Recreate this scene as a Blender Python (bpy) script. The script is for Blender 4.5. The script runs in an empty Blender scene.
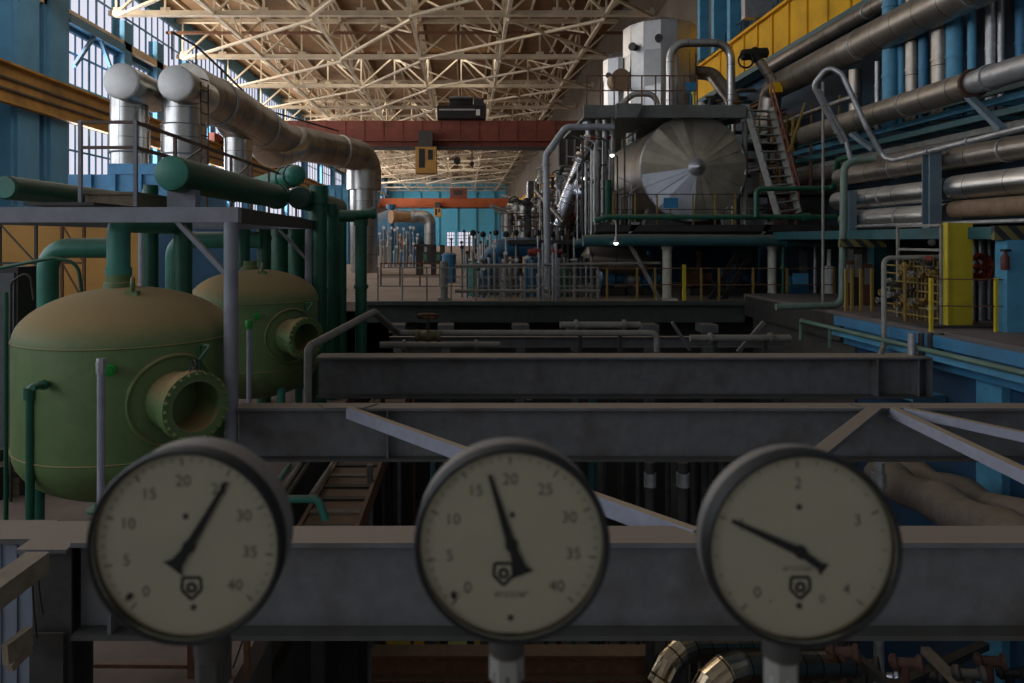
import bpy, bmesh, math, random
from mathutils import Vector, Matrix
random.seed(7)
PI = math.pi
C = bpy.context.scene.collection
F, CX, CY, CZ = 700.0, 465.0, 240.0, 10.0     # focal length in px, vanishing point, eye height


def at(px, py, Y):
    """the point of the hall at distance Y that the photograph shows at (px, py)"""
    return Vector(((px - CX) * Y / F, Y, CZ - (py - CY) * Y / F))


def V(*a):
    return Vector(a)


# ------------------------------------------------------------------ materials
def lin(c):
    return tuple(((v / 255) / 12.92 if v / 255 <= .04045 else ((v / 255 + .055) / 1.055) ** 2.4) for v in c)


MATS = {}


def mat(name, rgb, rough=.6, metal=0., var=.25, scale=3., bump=.0, dust=0., dustcol=(128, 112, 88), grime=0., seams=None, coat=0., drange=(.55, 1.15)):
    if name in MATS:
        return MATS[name]
    m = bpy.data.materials.new(name)
    m.use_nodes = True
    nt = m.node_tree
    N, L = nt.nodes, nt.links
    b = N['Principled BSDF']
    tc = N.new('ShaderNodeTexCoord')
    no = N.new('ShaderNodeTexNoise')
    no.inputs['Scale'].default_value = scale
    no.inputs['Detail'].default_value = 6
    no.inputs['Roughness'].default_value = .65
    L.new(tc.outputs['Object'], no.inputs['Vector'])
    base = lin(rgb)
    ramp = N.new('ShaderNodeValToRGB')
    ramp.color_ramp.elements[0].position = .3
    ramp.color_ramp.elements[1].position = .72
    ramp.color_ramp.elements[0].color = (*[v * (1 - var) for v in base], 1)
    ramp.color_ramp.elements[1].color = (*[min(1, v * (1 + var)) for v in base], 1)
    L.new(no.outputs['Fac'], ramp.inputs['Fac'])
    col = ramp.outputs['Color']
    roughsock = None
    if seams:
        br = N.new('ShaderNodeTexBrick')
        br.inputs['Scale'].default_value = 1.0
        br.inputs['Brick Width'].default_value = seams[0]
        br.inputs['Row Height'].default_value = seams[1]
        br.inputs['Mortar Size'].default_value = seams[2]
        br.inputs['Mortar Smooth'].default_value = .2
        br.offset = .5
        br.inputs['Color1'].default_value = (1, 1, 1, 1)
        br.inputs['Color2'].default_value = (.72, .72, .72, 1)
        br.inputs['Mortar'].default_value = (.22, .2, .18, 1)
        L.new(tc.outputs['UV'], br.inputs['Vector'])
        mx = N.new('ShaderNodeMix')
        mx.data_type = 'RGBA'
        mx.blend_type = 'MULTIPLY'
        mx.inputs['Factor'].default_value = 1
        L.new(col, mx.inputs['A'])
        L.new(br.outputs['Color'], mx.inputs['B'])
        col = mx.outputs['Result']
    if grime > 0:
        n2 = N.new('ShaderNodeTexNoise')
        n2.inputs['Scale'].default_value = scale * .35
        n2.inputs['Detail'].default_value = 8
        L.new(tc.outputs['Object'], n2.inputs['Vector'])
        r2 = N.new('ShaderNodeMapRange')
        r2.inputs['From Min'].default_value = .52
        r2.inputs['From Max'].default_value = .72
        r2.inputs['To Max'].default_value = grime
        L.new(n2.outputs['Fac'], r2.inputs['Value'])
        mx = N.new('ShaderNodeMix')
        mx.data_type = 'RGBA'
        L.new(r2.outputs['Result'], mx.inputs['Factor'])
        L.new(col, mx.inputs['A'])
        mx.inputs['B'].default_value = (*[v * .45 for v in lin((96, 70, 48))], 1)
        col = mx.outputs['Result']
    if dust > 0:                                   # settled dust on faces that look up
        ge = N.new('ShaderNodeNewGeometry')
        sp = N.new('ShaderNodeSeparateXYZ')
        L.new(ge.outputs['Normal'], sp.inputs['Vector'])
        ad = N.new('ShaderNodeMath')
        ad.operation = 'MULTIPLY_ADD'
        L.new(no.outputs['Fac'], ad.inputs[0])
        ad.inputs[1].default_value = .5
        L.new(sp.outputs['Z'], ad.inputs[2])
        r3 = N.new('ShaderNodeMapRange')
        r3.inputs['From Min'].default_value = drange[0]
        r3.inputs['From Max'].default_value = drange[1]
        r3.inputs['To Max'].default_value = dust
        L.new(ad.outputs[0], r3.inputs['Value'])
        mx = N.new('ShaderNodeMix')
        mx.data_type = 'RGBA'
        L.new(r3.outputs['Result'], mx.inputs['Factor'])
        L.new(col, mx.inputs['A'])
        mx.inputs['B'].default_value = (*lin(dustcol), 1)
        col = mx.outputs['Result']
        if metal > 0:
            sb = N.new('ShaderNodeMath')
            sb.operation = 'MULTIPLY_ADD'
            L.new(r3.outputs['Result'], sb.inputs[0])
            sb.inputs[1].default_value = -metal
            sb.inputs[2].default_value = metal
            L.new(sb.outputs[0], b.inputs['Metallic'])
        rr = N.new('ShaderNodeMath')
        rr.operation = 'MULTIPLY_ADD'
        L.new(r3.outputs['Result'], rr.inputs[0])
        rr.inputs[1].default_value = .95 - rough
        rr.inputs[2].default_value = rough
        L.new(rr.outputs[0], b.inputs['Roughness'])
        roughsock = 1
    L.new(col, b.inputs['Base Color'])
    if not (dust > 0 and metal > 0):
        b.inputs['Metallic'].default_value = metal
    if not roughsock:
        b.inputs['Roughness'].default_value = rough
    b.inputs['Coat Weight'].default_value = coat
    if bump > 0:
        bp = N.new('ShaderNodeBump')
        bp.inputs['Strength'].default_value = bump
        bp.inputs['Distance'].default_value = .03
        L.new(no.outputs['Fac'], bp.inputs['Height'])
        L.new(bp.outputs['Normal'], b.inputs['Normal'])
    MATS[name] = m
    return m


def emit(name, rgb, s):
    m = bpy.data.materials.new(name)
    m.use_nodes = True
    N, L = m.node_tree.nodes, m.node_tree.links
    N.remove(N['Principled BSDF'])
    e = N.new('ShaderNodeEmission')
    e.inputs['Color'].default_value = (*rgb, 1)
    e.inputs['Strength'].default_value = s
    L.new(e.outputs[0], N['Material Output'].inputs['Surface'])
    MATS[name] = m
    return m


GREYBEAM = mat('beam grey paint', (94, 94, 95), .65, var=.2, scale=5, bump=.15, dust=.9, dustcol=(134, 117, 100), grime=.5)
CHANNEL = mat('pale channel paint', (138, 140, 152), .6, var=.15, scale=6, dust=.9, dustcol=(150, 128, 98))
FRAMEGREY = mat('platform grey paint', (128, 130, 138), .6, var=.15, scale=4, dust=.6, grime=.35)
TANKGREEN = mat('tank green paint', (94, 118, 70), .5, var=.12, scale=4, bump=.06, dust=.95, dustcol=(152, 126, 84), grime=.3, drange=(.3, 1.0))
DKGREEN = mat('dark green paint', (22, 84, 62), .42, var=.2, scale=4, dust=.55, dustcol=(110, 110, 88), grime=.35)
TEALGREEN = mat('teal green paint', (52, 122, 104), .45, var=.18, scale=4, dust=.45, grime=.35)
TEAL = mat('teal paint', (40, 84, 88), .5, var=.2, scale=4, dust=.6, grime=.3)
SILVER = mat('silver cladding', (196, 194, 190), .33, 1., var=.14, scale=2.2, bump=.12, dust=.5, dustcol=(140, 122, 98), seams=(1.1, 3.2, .012), grime=.25)
SILVERDK = mat('dull silver cladding', (158, 149, 138), .4, .86, var=.22, scale=2, bump=.12, dust=.5, dustcol=(120, 102, 82), seams=(.9, 2.6, .014), grime=.45)
FOIL = mat('bright foil cladding', (214, 216, 224), .27, 1., var=.12, scale=3, bump=.3, seams=(.5, 1.6, .012))
GALV = mat('galvanised steel', (168, 168, 168), .45, .7, var=.2, scale=8, grime=.3)
PIPEGREY = mat('pipe grey paint', (126, 124, 116), .6, var=.2, scale=6, dust=.5, grime=.4)
DARKSTEEL = mat('dark steel', (60, 58, 55), .6, .3, var=.3, scale=6, dust=.6, dustcol=(92, 78, 60), grime=.5)
BLACK = mat('black enamel', (12, 12, 12), .65, var=.2, scale=10)
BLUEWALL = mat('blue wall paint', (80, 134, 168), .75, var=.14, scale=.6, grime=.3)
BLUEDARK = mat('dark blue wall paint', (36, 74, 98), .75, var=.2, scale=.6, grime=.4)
TEALWALL = mat('far wall turquoise paint', (92, 176, 202), .8, var=.1, scale=.3)
BLUEPAINT = mat('bright blue paint', (54, 114, 150), .5, var=.18, scale=3, dust=.6, grime=.3)
BLUEMACH = mat('machine blue enamel', (38, 98, 132), .42, var=.2, scale=4, dust=.4, grime=.3)
BLUEPIPE = mat('light blue pipe paint', (78, 142, 172), .55, var=.2, scale=3, grime=.4)
YELLOW = mat('crane yellow paint', (214, 160, 6), .8, var=.1, scale=2, dust=.3, grime=.25)
OCHREBEAM = mat('old ochre paint', (160, 118, 52), .65, var=.2, scale=1.4, dust=.5, grime=.6)
OCHREWALL = mat('ochre wall paint', (178, 132, 66), .85, var=.12, scale=.8, grime=.3)
CABYELLOW = mat('cabinet yellow paint', (182, 162, 34), .55, var=.1, scale=3, grime=.2)
YELPOST = mat('post yellow paint', (132, 108, 48), .6, var=.2, scale=6, grime=.4)
RUSTRED = mat('crane red oxide', (122, 62, 48), .7, var=.2, scale=1.5, grime=.4, dust=.5)
ORANGE = mat('far crane orange oxide', (168, 88, 48), .8, var=.15, scale=.6)
RUST = mat('rusty steel', (104, 68, 46), .85, var=.35, scale=7, bump=.2, dust=.4)
REDPIPE = mat('dull red paint', (124, 44, 34), .6, var=.25, scale=6, grime=.3)
TRUSS = mat('truss cream paint', (200, 184, 158), .7, var=.16, scale=.9, grime=.35)
DECK = mat('tan roof deck', (132, 100, 66), .85, var=.3, scale=.35, grime=.4)
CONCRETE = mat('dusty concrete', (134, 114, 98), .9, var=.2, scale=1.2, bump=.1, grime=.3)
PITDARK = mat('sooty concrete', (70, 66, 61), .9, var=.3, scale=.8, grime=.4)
WOOD = mat('grey planks', (120, 106, 88), .85, var=.3, scale=5, bump=.2)
BROWNFOIL = mat('brown reflection foil cladding', (190, 170, 140), .2, 1., var=.2, scale=3, bump=.2, seams=(.3, 1.6, .012))  # brown tint paints in the warm dark reflections on the foil
INSUL = mat('wrapped insulation', (112, 100, 90), .75, .1, var=.25, scale=4, bump=.9, dust=.5, grime=.3)
CREAMPOST = mat('post cream paint', (188, 184, 168), .6, var=.15, scale=5, grime=.4)
PLASTERW = mat('white enamel', (210, 208, 200), .5, var=.08, scale=5)
DIAL = mat('dial cream paint', (178, 172, 147), .75, var=.05, scale=20)
PRINT = mat('faded dial print', (66, 63, 54), .8, var=.1, scale=20)
INK = mat('dial black ink', (26, 26, 24), .8, var=.05, scale=20)
REDINK = mat('dial red ink', (150, 40, 30), .8, var=.05, scale=20)
CASE = mat('gauge case grey paint', (112, 108, 104), .5, var=.12, scale=30, dust=.5, dustcol=(116, 104, 90))
BRASS = mat('dull brass', (150, 120, 70), .4, .8, var=.2, scale=20)
SIGNBLUE = mat('sign blue enamel', (44, 122, 164), .5, var=.06, scale=5)
WINGLOW = emit('daylit pane', (.86, .86, 1.0), .9)
WINNEAR = emit('daylit near pane', (.86, .91, 1.0), 3.8)
BULB = emit('lamp bulb', (1, .95, .82), 6)


def hazard():
    m = mat('hazard stripe paint', (190, 160, 40), .6)
    N, L = m.node_tree.nodes, m.node_tree.links
    tc = N.new('ShaderNodeTexCoord')
    w = N.new('ShaderNodeTexWave')
    w.wave_type, w.bands_direction = 'BANDS', 'DIAGONAL'
    w.inputs['Scale'].default_value = 1.9
    L.new(tc.outputs['Object'], w.inputs['Vector'])
    r = N.new('ShaderNodeValToRGB')
    r.color_ramp.interpolation = 'CONSTANT'
    r.color_ramp.elements[0].color = (.02, .02, .02, 1)
    r.color_ramp.elements[1].position = .5
    r.color_ramp.elements[1].color = (.15, .125, .04, 1)
    L.new(w.outputs['Fac'], r.inputs['Fac'])
    L.new(r.outputs['Color'], N['Principled BSDF'].inputs['Base Color'])
    return m


HAZARD = hazard()


def glassmat():
    m = bpy.data.materials.new('gauge glass')
    m.use_nodes = True
    N, L = m.node_tree.nodes, m.node_tree.links
    N.remove(N['Principled BSDF'])
    t, g, x, f = N.new('ShaderNodeBsdfTransparent'), N.new('ShaderNodeBsdfGlossy'), N.new('ShaderNodeMixShader'), N.new('ShaderNodeFresnel')
    g.inputs['Roughness'].default_value = .08
    f.inputs['IOR'].default_value = 1.22
    L.new(f.outputs[0], x.inputs[0])
    L.new(t.outputs[0], x.inputs[1])
    L.new(g.outputs[0], x.inputs[2])
    L.new(x.outputs[0], N['Material Output'].inputs['Surface'])
    return m


GLASS = glassmat()


# ------------------------------------------------------------------ mesh helpers
ORG = {}


class MB:
    def __init__(s):
        s.v, s.f, s.uv = [], [], []

    def add(s, vs, fs, uvs=None):
        b = len(s.v)
        s.v += [Vector(p) for p in vs]
        for i, f in enumerate(fs):
            s.f.append([b + k for k in f])
            s.uv.append(uvs[i] if uvs else None)
        return s

    def box(s, lo, hi):
        x0, y0, z0 = lo
        x1, y1, z1 = hi
        return s.add([(x0, y0, z0), (x1, y0, z0), (x1, y1, z0), (x0, y1, z0), (x0, y0, z1), (x1, y0, z1), (x1, y1, z1), (x0, y1, z1)],
                     [(0, 3, 2, 1), (4, 5, 6, 7), (0, 1, 5, 4), (1, 2, 6, 5), (2, 3, 7, 6), (3, 0, 4, 7)])

    def bar(s, p, q, w, h=None, up=(0, 0, 1)):
        """rectangular bar from p to q, w across, h along up"""
        h = h or w
        p, q = Vector(p), Vector(q)
        d = (q - p).normalized()
        u = Vector(up)
        if abs(d.dot(u)) > .98:
            u = Vector((0, 1, 0))
        a = d.cross(u).normalized() * (w / 2)
        c = a.cross(d).normalized() * (h / 2)
        vs = [p - a - c, p + a - c, p + a + c, p - a + c, q - a - c, q + a - c, q + a + c, q - a + c]
        return s.add(vs, [(0, 1, 2, 3), (7, 6, 5, 4), (0, 4, 5, 1), (1, 5, 6, 2), (2, 6, 7, 3), (3, 7, 4, 0)])

    def prism(s, pts, d):
        """closed outline pts extruded by the vector d"""
        n, d = len(pts), Vector(d)
        vs = [Vector(p) for p in pts] + [Vector(p) + d for p in pts]
        return s.add(vs, [tuple(range(n))[::-1], tuple(range(n, 2 * n))] + [(i, (i + 1) % n, n + (i + 1) % n, n + i) for i in range(n)])

    def tube(s, pts, r, seg=14, bend=0, caps=True, arc=7, radii=None):
        pts = [Vector(p) for p in pts]
        if bend:
            pts = fillet(pts, bend, arc)
        n = len(pts)
        tan = []
        for i in range(n):
            a = (pts[i] - pts[i - 1]).normalized() if i else (pts[1] - pts[0]).normalized()
            b = (pts[i + 1] - pts[i]).normalized() if i < n - 1 else a
            t = a + b
            tan.append(t.normalized() if t.length > 1e-6 else a)
        u = Vector((0, 0, 1)) if abs(tan[0].z) < .9 else Vector((0, 1, 0))
        u = (u - tan[0] * u.dot(tan[0])).normalized()
        vs, dist, ds = [], 0, []
        for i in range(n):
            u = (u - tan[i] * u.dot(tan[i])).normalized()
            w = tan[i].cross(u)
            if i:
                dist += (pts[i] - pts[i - 1]).length
            ds.append(dist)
            ri = radii[i] if radii else r
            if 0 < i < n - 1:
                cs = (pts[i] - pts[i - 1]).normalized().dot(tan[i])
                k = 1 / max(cs, .5)
            else:
                k = 1
            for j in range(seg):
                an = 2 * PI * j / seg
                vs.append(pts[i] + (u * math.cos(an) + w * math.sin(an)) * ri)
        fs, uvs = [], []
        cr = 2 * PI * r
        for i in range(n - 1):
            for j in range(seg):
                k = (j + 1) % seg
                fs.append((i * seg + j, i * seg + k, (i + 1) * seg + k, (i + 1) * seg + j))
                v0, v1 = cr * j / seg, cr * (j + 1) / seg
                uvs.append([(ds[i], v0), (ds[i], v1), (ds[i + 1], v1), (ds[i + 1], v0)])
        if caps:
            fs.append(tuple(range(seg))[::-1])
            fs.append(tuple(range((n - 1) * seg, n * seg)))
            uvs += [[(.5, .5)] * seg] * 2
        return s.add(vs, fs, uvs)

    def lathe(s, o, ax, prof, seg=24, caps=True, x=None, a0=0.):
        """prof = [(distance along ax, radius)] turned about the axis ax through o"""
        o, ax = Vector(o), Vector(ax).normalized()
        u = Vector(x) if x else (Vector((0, 0, 1)) if abs(ax.z) < .9 else Vector((1, 0, 0)))
        u = (u - ax * u.dot(ax)).normalized()
        w = ax.cross(u)
        vs = []
        for d, r in prof:
            for j in range(seg):
                an = 2 * PI * j / seg + a0
                vs.append(o + ax * d + (u * math.cos(an) + w * math.sin(an)) * max(r, 1e-4))
        fs, uvs, L = [], [], 0
        R = max(r for d, r in prof)
        for i in range(len(prof) - 1):
            dl = math.hypot(prof[i + 1][0] - prof[i][0], prof[i + 1][1] - prof[i][1])
            for j in range(seg):
                k = (j + 1) % seg
                fs.append((i * seg + j, i * seg + k, (i + 1) * seg + k, (i + 1) * seg + j))
                v0, v1 = 2 * PI * R * j / seg, 2 * PI * R * (j + 1) / seg
                uvs.append([(L, v0), (L, v1), (L + dl, v1), (L + dl, v0)])
            L += dl
        if caps:
            m = len(prof)
            fs.append(tuple(range(seg))[::-1])
            fs.append(tuple(range((m - 1) * seg, m * seg)))
            uvs += [[(.5, .5)] * seg] * 2
        return s.add(vs, fs, uvs)

    def torus(s, o, ax, R, r, seg=24, ts=8):
        o, ax = Vector(o), Vector(ax).normalized()
        u = Vector((0, 0, 1)) if abs(ax.z) < .9 else Vector((1, 0, 0))
        u = (u - ax * u.dot(ax)).normalized()
        w = ax.cross(u)
        vs, fs = [], []
        for i in range(seg):
            a = 2 * PI * i / seg
            d = u * math.cos(a) + w * math.sin(a)
            for j in range(ts):
                b = 2 * PI * j / ts
                vs.append(o + d * (R + r * math.cos(b)) + ax * r * math.sin(b))
        for i in range(seg):
            for j in range(ts):
                fs.append((i * ts + j, ((i + 1) % seg) * ts + j, ((i + 1) % seg) * ts + (j + 1) % ts, i * ts + (j + 1) % ts))
        return s.add(vs, fs)

    def ibeam(s, p, q, w, h, t=.02, fl=.03):
        """I-section from p to q; p, q on the centre line"""
        p, q = Vector(p), Vector(q)
        d = (q - p).normalized()
        up = Vector((0, 0, 1)) if abs(d.z) < .9 else Vector((0, 1, 0))
        up = (up - d * up.dot(d)).normalized()
        o = up * (h / 2 - fl / 2)
        s.bar(p + o, q + o, w, fl, up)
        s.bar(p - o, q - o, w, fl, up)
        s.bar(p, q, t, h - 2 * fl, up)
        return s

    def build(s, name, m, parent=None, smooth=True, bevel=0.):
        vs = s.v
        if parent is None:
            lo = Vector((min(p.x for p in vs), min(p.y for p in vs), min(p.z for p in vs)))
            hi = Vector((max(p.x for p in vs), max(p.y for p in vs), max(p.z for p in vs)))
            o = Vector(((lo.x + hi.x) / 2, (lo.y + hi.y) / 2, lo.z))
        else:
            o = ORG[parent.name]
        me = bpy.data.meshes.new(name)
        me.from_pydata([p - o for p in vs], [], s.f)
        if any(s.uv):
            ul = me.uv_layers.new(name='UVMap')
            for pl, uv in zip(me.polygons, s.uv):
                if uv:
                    for li, c in zip(pl.loop_indices, uv):
                        ul.data[li].uv = c
        me.update()
        bm = bmesh.new()
        bm.from_mesh(me)
        bmesh.ops.recalc_face_normals(bm, faces=bm.faces)
        bm.to_mesh(me)
        bm.free()
        if smooth:
            me.shade_smooth()
            me.set_sharp_from_angle(angle=math.radians(35))
        me.materials.append(m)
        ob = bpy.data.objects.new(name, me)
        C.objects.link(ob)
        if parent is None:
            ob.location = o
        else:
            ob.parent = parent
        ORG[ob.name] = o
        if bevel:
            b = ob.modifiers.new('bevel', 'BEVEL')
            b.width, b.segments, b.limit_method = bevel, 2, 'ANGLE'
        return ob


def fillet(pts, rb, n=7):
    out = [pts[0]]
    for i in range(1, len(pts) - 1):
        a, p, b = pts[i - 1], pts[i], pts[i + 1]
        da, db = (a - p), (b - p)
        la, lb = da.length, db.length
        da, db = da / la, db / lb
        ang = da.angle(db)
        if ang > PI - .02:
            out.append(p)
            continue
        t = min(rb / math.tan(ang / 2), la * .49, lb * .49)
        r = t * math.tan(ang / 2)
        c = p + (da + db).normalized() * (r / math.sin(ang / 2))
        s, e = p + da * t - c, p + db * t - c
        tot = s.angle(e)
        for k in range(n + 1):
            f = k / n
            out.append(c + (s * math.sin((1 - f) * tot) + e * math.sin(f * tot)) / math.sin(tot))
    out.append(pts[-1])
    return out


def tag(o, label, cat, group=None):
    o['label'], o['category'] = label, cat
    if group:
        o['group'] = group
    return o


def thing(name, label, cat, loc, group=None):
    o = bpy.data.objects.new(name, None)
    C.objects.link(o)
    o.location = loc
    o.empty_display_size = .2
    ORG[o.name] = Vector(loc)
    return tag(o, label, cat, group)


def struct(name, mb, m, parent=None, smooth=False, label=None, cat=None):
    o = mb.build(name, m, parent, smooth)
    if parent is None:
        o['kind'] = 'structure'
        o['label'] = label or name.replace('_', ' ') + ' of the turbine hall'
        o['category'] = cat or name.split('_')[0]
    return o


KIDS = {}


def copy_tree(o, loc=None, label=None, parent=None):
    c = o.copy()
    C.objects.link(c)
    if parent:
        c.parent = parent
    if loc is not None:
        c.location = loc
    if label:
        c['label'] = label
    for ch in o.children:
        copy_tree(ch, parent=c)
    return c


def ring_on(mb, p, d, R, w, seg=20):
    d = Vector(d).normalized()
    return mb.lathe(Vector(p) - d * w / 2, d, [(0, R), (w, R)], seg)


def pipe(name, label, pts, r, m, bend=0, seg=16, group=None, rings=(), cat='pipe', arc=7, ringname='flange', ringmat=None, capdome=0):
    """a pipe along pts; rings = [(segment index, fraction, radius factor, width)] become parts"""
    pts = [Vector(p) for p in pts]
    mb = MB().tube(pts, r, seg, bend, True, arc)
    o = tag(mb.build(name, m), label, cat, group)
    for i, f, k, w in rings:
        a, b = pts[i], pts[i + 1]
        ring_on(MB(), a.lerp(b, f), b - a, r * k, w, seg).build(ringname, ringmat or m, o)
    return o

# ================================================================== THE SETTING
XL, XR, YF = -26.0, 13.9, 235.0
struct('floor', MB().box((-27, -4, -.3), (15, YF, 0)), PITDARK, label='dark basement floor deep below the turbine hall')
struct('floor_operating', MB().box((XL, 22.6, 7.7), (XR, YF, 8.0)), CONCRETE, label='dusty operating floor of the hall behind the open pit')
struct('floor_gallery', MB().box((9.0, 8.0, 8.02), (XR, 22.6, 8.27)), mat('gallery concrete', (100, 90, 86), .9, var=.2, scale=1.2, grime=.4), label='gallery floor along the blue side wall behind the cabinet')
struct('floor_tank_bay', MB().box((XL, 1.5, 5.7), (-2.1, 7.6, 6.0)).box((XL, 7.6, 5.7), (-2.95, 22.6, 6.0)), mat('tank bay concrete', (112, 94, 82), .9, var=.25, scale=1.2, bump=.1, grime=.5), label='dusty floor the green tanks stand on')
struct('floor_platform', MB().box((-3, -2.5, 8.0), (3, .95, 8.2)), CONCRETE, label='walkway the pressure gauges rise from')
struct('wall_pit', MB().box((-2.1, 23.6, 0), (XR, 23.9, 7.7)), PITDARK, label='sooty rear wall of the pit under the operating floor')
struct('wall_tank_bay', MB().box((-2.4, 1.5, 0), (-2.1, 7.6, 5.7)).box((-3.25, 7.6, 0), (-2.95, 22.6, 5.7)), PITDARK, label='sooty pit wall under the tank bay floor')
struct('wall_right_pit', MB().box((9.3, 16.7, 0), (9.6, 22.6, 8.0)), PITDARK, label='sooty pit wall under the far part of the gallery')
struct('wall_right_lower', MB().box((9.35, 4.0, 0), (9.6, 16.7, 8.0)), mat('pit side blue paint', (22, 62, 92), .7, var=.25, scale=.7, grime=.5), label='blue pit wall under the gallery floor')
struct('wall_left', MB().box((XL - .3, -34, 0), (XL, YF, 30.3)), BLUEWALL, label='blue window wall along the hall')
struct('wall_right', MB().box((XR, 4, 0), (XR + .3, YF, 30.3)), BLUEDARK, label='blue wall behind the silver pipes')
struct('wall_right_upper', MB().box((XR - .12, 38, 19.7), (XR - .01, YF, 30.3)), mat('dusky upper wall', (96, 84, 68), .85, var=.3, scale=.4, grime=.4), label='dusky brown upper side wall under the roof')
struct('wall_far', MB().box((XL, YF, 0), (XR, YF + .3, 30.3)), TEALWALL, label='turquoise end wall of the hall')
struct('wall_ochre', MB().box((-19.5, 23.6, 6.0), (-10.2, 23.8, 11.05)), OCHREWALL, label='ochre partition wall behind the first green tank')
ce = struct('ceiling', MB().box((XL, 22, 30.3), (XR, YF, 30.5)), DECK, label='tan roof deck above the lattice trusses')
for k in range(12):
    x = XL + 1.6 + k * 3.35
    tag(MB().box((x, 22, 30.0), (x + .16, YF, 30.28)).build('roof_purlin', TRUSS), 'long cream purlin running away under the tan roof deck', 'purlin', 'purlins under the roof deck')

# blue pilasters of the window wall
for k, y in enumerate((38.9, 42.0, 51.9, 57.4, 63.4, 69.4, 75.4, 81.4, 87.4, 99.4, 111.4, 123.4, 135.4, 147.4, 159.4, 171.4, 183.4, 195.4, 207.4, 219.4)):
    p = MB().box((XL, y, 8), (XL + .75, y + (2.6 if k < 2 else 1.2), 26.3))
    if k < 2:
        p.box((XL + .75, y + .3, 8), (XL + .95, y + 2.3, 26.3))
    struct('column', p, BLUEWALL, label='blue wall column beside the window bays', cat='column')['group'] = 'window wall columns'


def window(n, y0, y1, z0, z1, nx, rows, m=None, x=XL):
    """glazed bay in the window wall: frame with bars, one glowing pane sheet"""
    f = MB()
    for i in range(nx + 1):
        y = y0 + (y1 - y0) * i / nx
        w = .14 if i % 4 == 0 else .06
        f.box((x + .02, y - w / 2, z0), (x + .14, y + w / 2, z1))
    for z in rows:
        f.box((x + .02, y0, z - .06), (x + .16, y1, z + .06))
    f.box((x + .02, y0, z0 - .2), (x + .3, y1, z0))
    f.box((x + .02, y0, z1), (x + .3, y1, z1 + .25))
    o = struct('window_%d' % n, f, BLUEPAINT, label='tall daylit window bay in the blue wall', cat='window')
    o['group'] = 'window bays of the blue wall'
    MB().box((x + .01, y0, z0), (x + .04, y1, z1)).build('pane', m or WINGLOW, o)
    return o


wn = 1
for y0, y1 in ((44.8, 51.7), (53.3, 57.2)) + tuple((58.8 + 6 * k, 63.3 + 6 * k) for k in range(5)) + tuple((89 + 12 * k, 98.8 + 12 * k) for k in range(12)):
    n = 8 if wn == 1 else 5
    window(wn, y0, y1, 13.6, 23.6, n, (15.9, 17.7, 20.2, 22.3))
    wn += 1
for y0 in (-30, -20, -10, 0, 10, 20):               # bays level with and behind the viewer
    window(wn, y0, y0 + 8.5, 12.0, 24.5, 8, (14.8, 17.6, 19.8, 21.9), WINNEAR)
    wn += 1
for k in range(16):                                  # clerestory strip in the zone of the trusses
    y0 = 40 + 12 * k
    window(wn, y0 + .4, y0 + 11.4, 25.0, 28.8, 10, (26.9,))
    wn += 1
# end wall glazing low down
f = MB()
for i in range(13):
    f.box((-6.2 + i * .8, YF - .2, 4.5), (-6.0 + i * .8, YF - .02, 12.6))
for z in (5.8, 7.4, 9.0, 10.4, 11.5):
    f.box((-6.2, YF - .2, z), (3.6, YF - .02, z + .16))
o = struct('window_end', f, BLUEPAINT, label='low bright window in the turquoise end wall', cat='window')
MB().box((-6.2, YF - .08, 5.2), (3.6, YF - .03, 12.6)).build('pane', WINGLOW, o)
for k in range(6):
    x = -22 + k * 6.2
    struct('column', MB().box((x, YF - .6, 8), (x + 1.0, YF - .02, 26)), TEALWALL, label='turquoise column on the end wall', cat='column')['group'] = 'end wall columns'

# blue cross braces in the first window bay
for a, b in (((62, 66), (82, 36)), ((88, 40), (106, 80))):
    A, B = at(a[0], a[1], 45.5 if a[0] < 70 else 48.8), at(b[0], b[1], 48.0 if a[0] < 70 else 50.8)
    A.x = B.x = XL + .6
    tag(MB().bar(A, B, .22).build('window_brace', BLUEPAINT), 'blue diagonal brace crossing the first bright window, ' + ('rising away from the wall column' if a[0] < 70 else 'falling towards the silver ducts'), 'brace')
tag(MB().box((XL + .3, 44.7, 23.9), (XL + .8, 52, 24.5)).build('window_header_beam', BLUEPAINT), 'blue header beam over the first bright window', 'beam')

# side wall of the pipes: blue columns, grey column
for k, (px0, px1, Y, m) in enumerate(((700, 709, 37.5, BLUEPIPE), (714, 727, 36, BLUEPIPE), (730, 742, 34.5, BLUEPIPE), (745, 772, 30.5, GALV))):
    x0 = at(px0, 0, Y).x
    x1 = at(px1, 0, Y).x
    w = min(x1, XR - .02) - x0
    lab = ['narrow blue wall post behind the tall silver vessel', 'blue wall post between two others above the yellow crane beam', 'broad blue wall post next to the grey column', 'broad grey column rising behind the yellow crane beam'][k]
    tag(MB().box((x0, Y, 19.7), (x0 + w, Y + .4, 30.2)).build('wall_post', m), lab, 'post')

# ------------------------------------------------------------------ roof trusses
ZB, ZT = 26.5, 29.7
XN = [-25.4 + 3.57 * i for i in range(12)]
ordn = 'first second third fourth fifth sixth seventh eighth ninth tenth eleventh twelfth thirteenth fourteenth fifteenth'.split()


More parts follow.
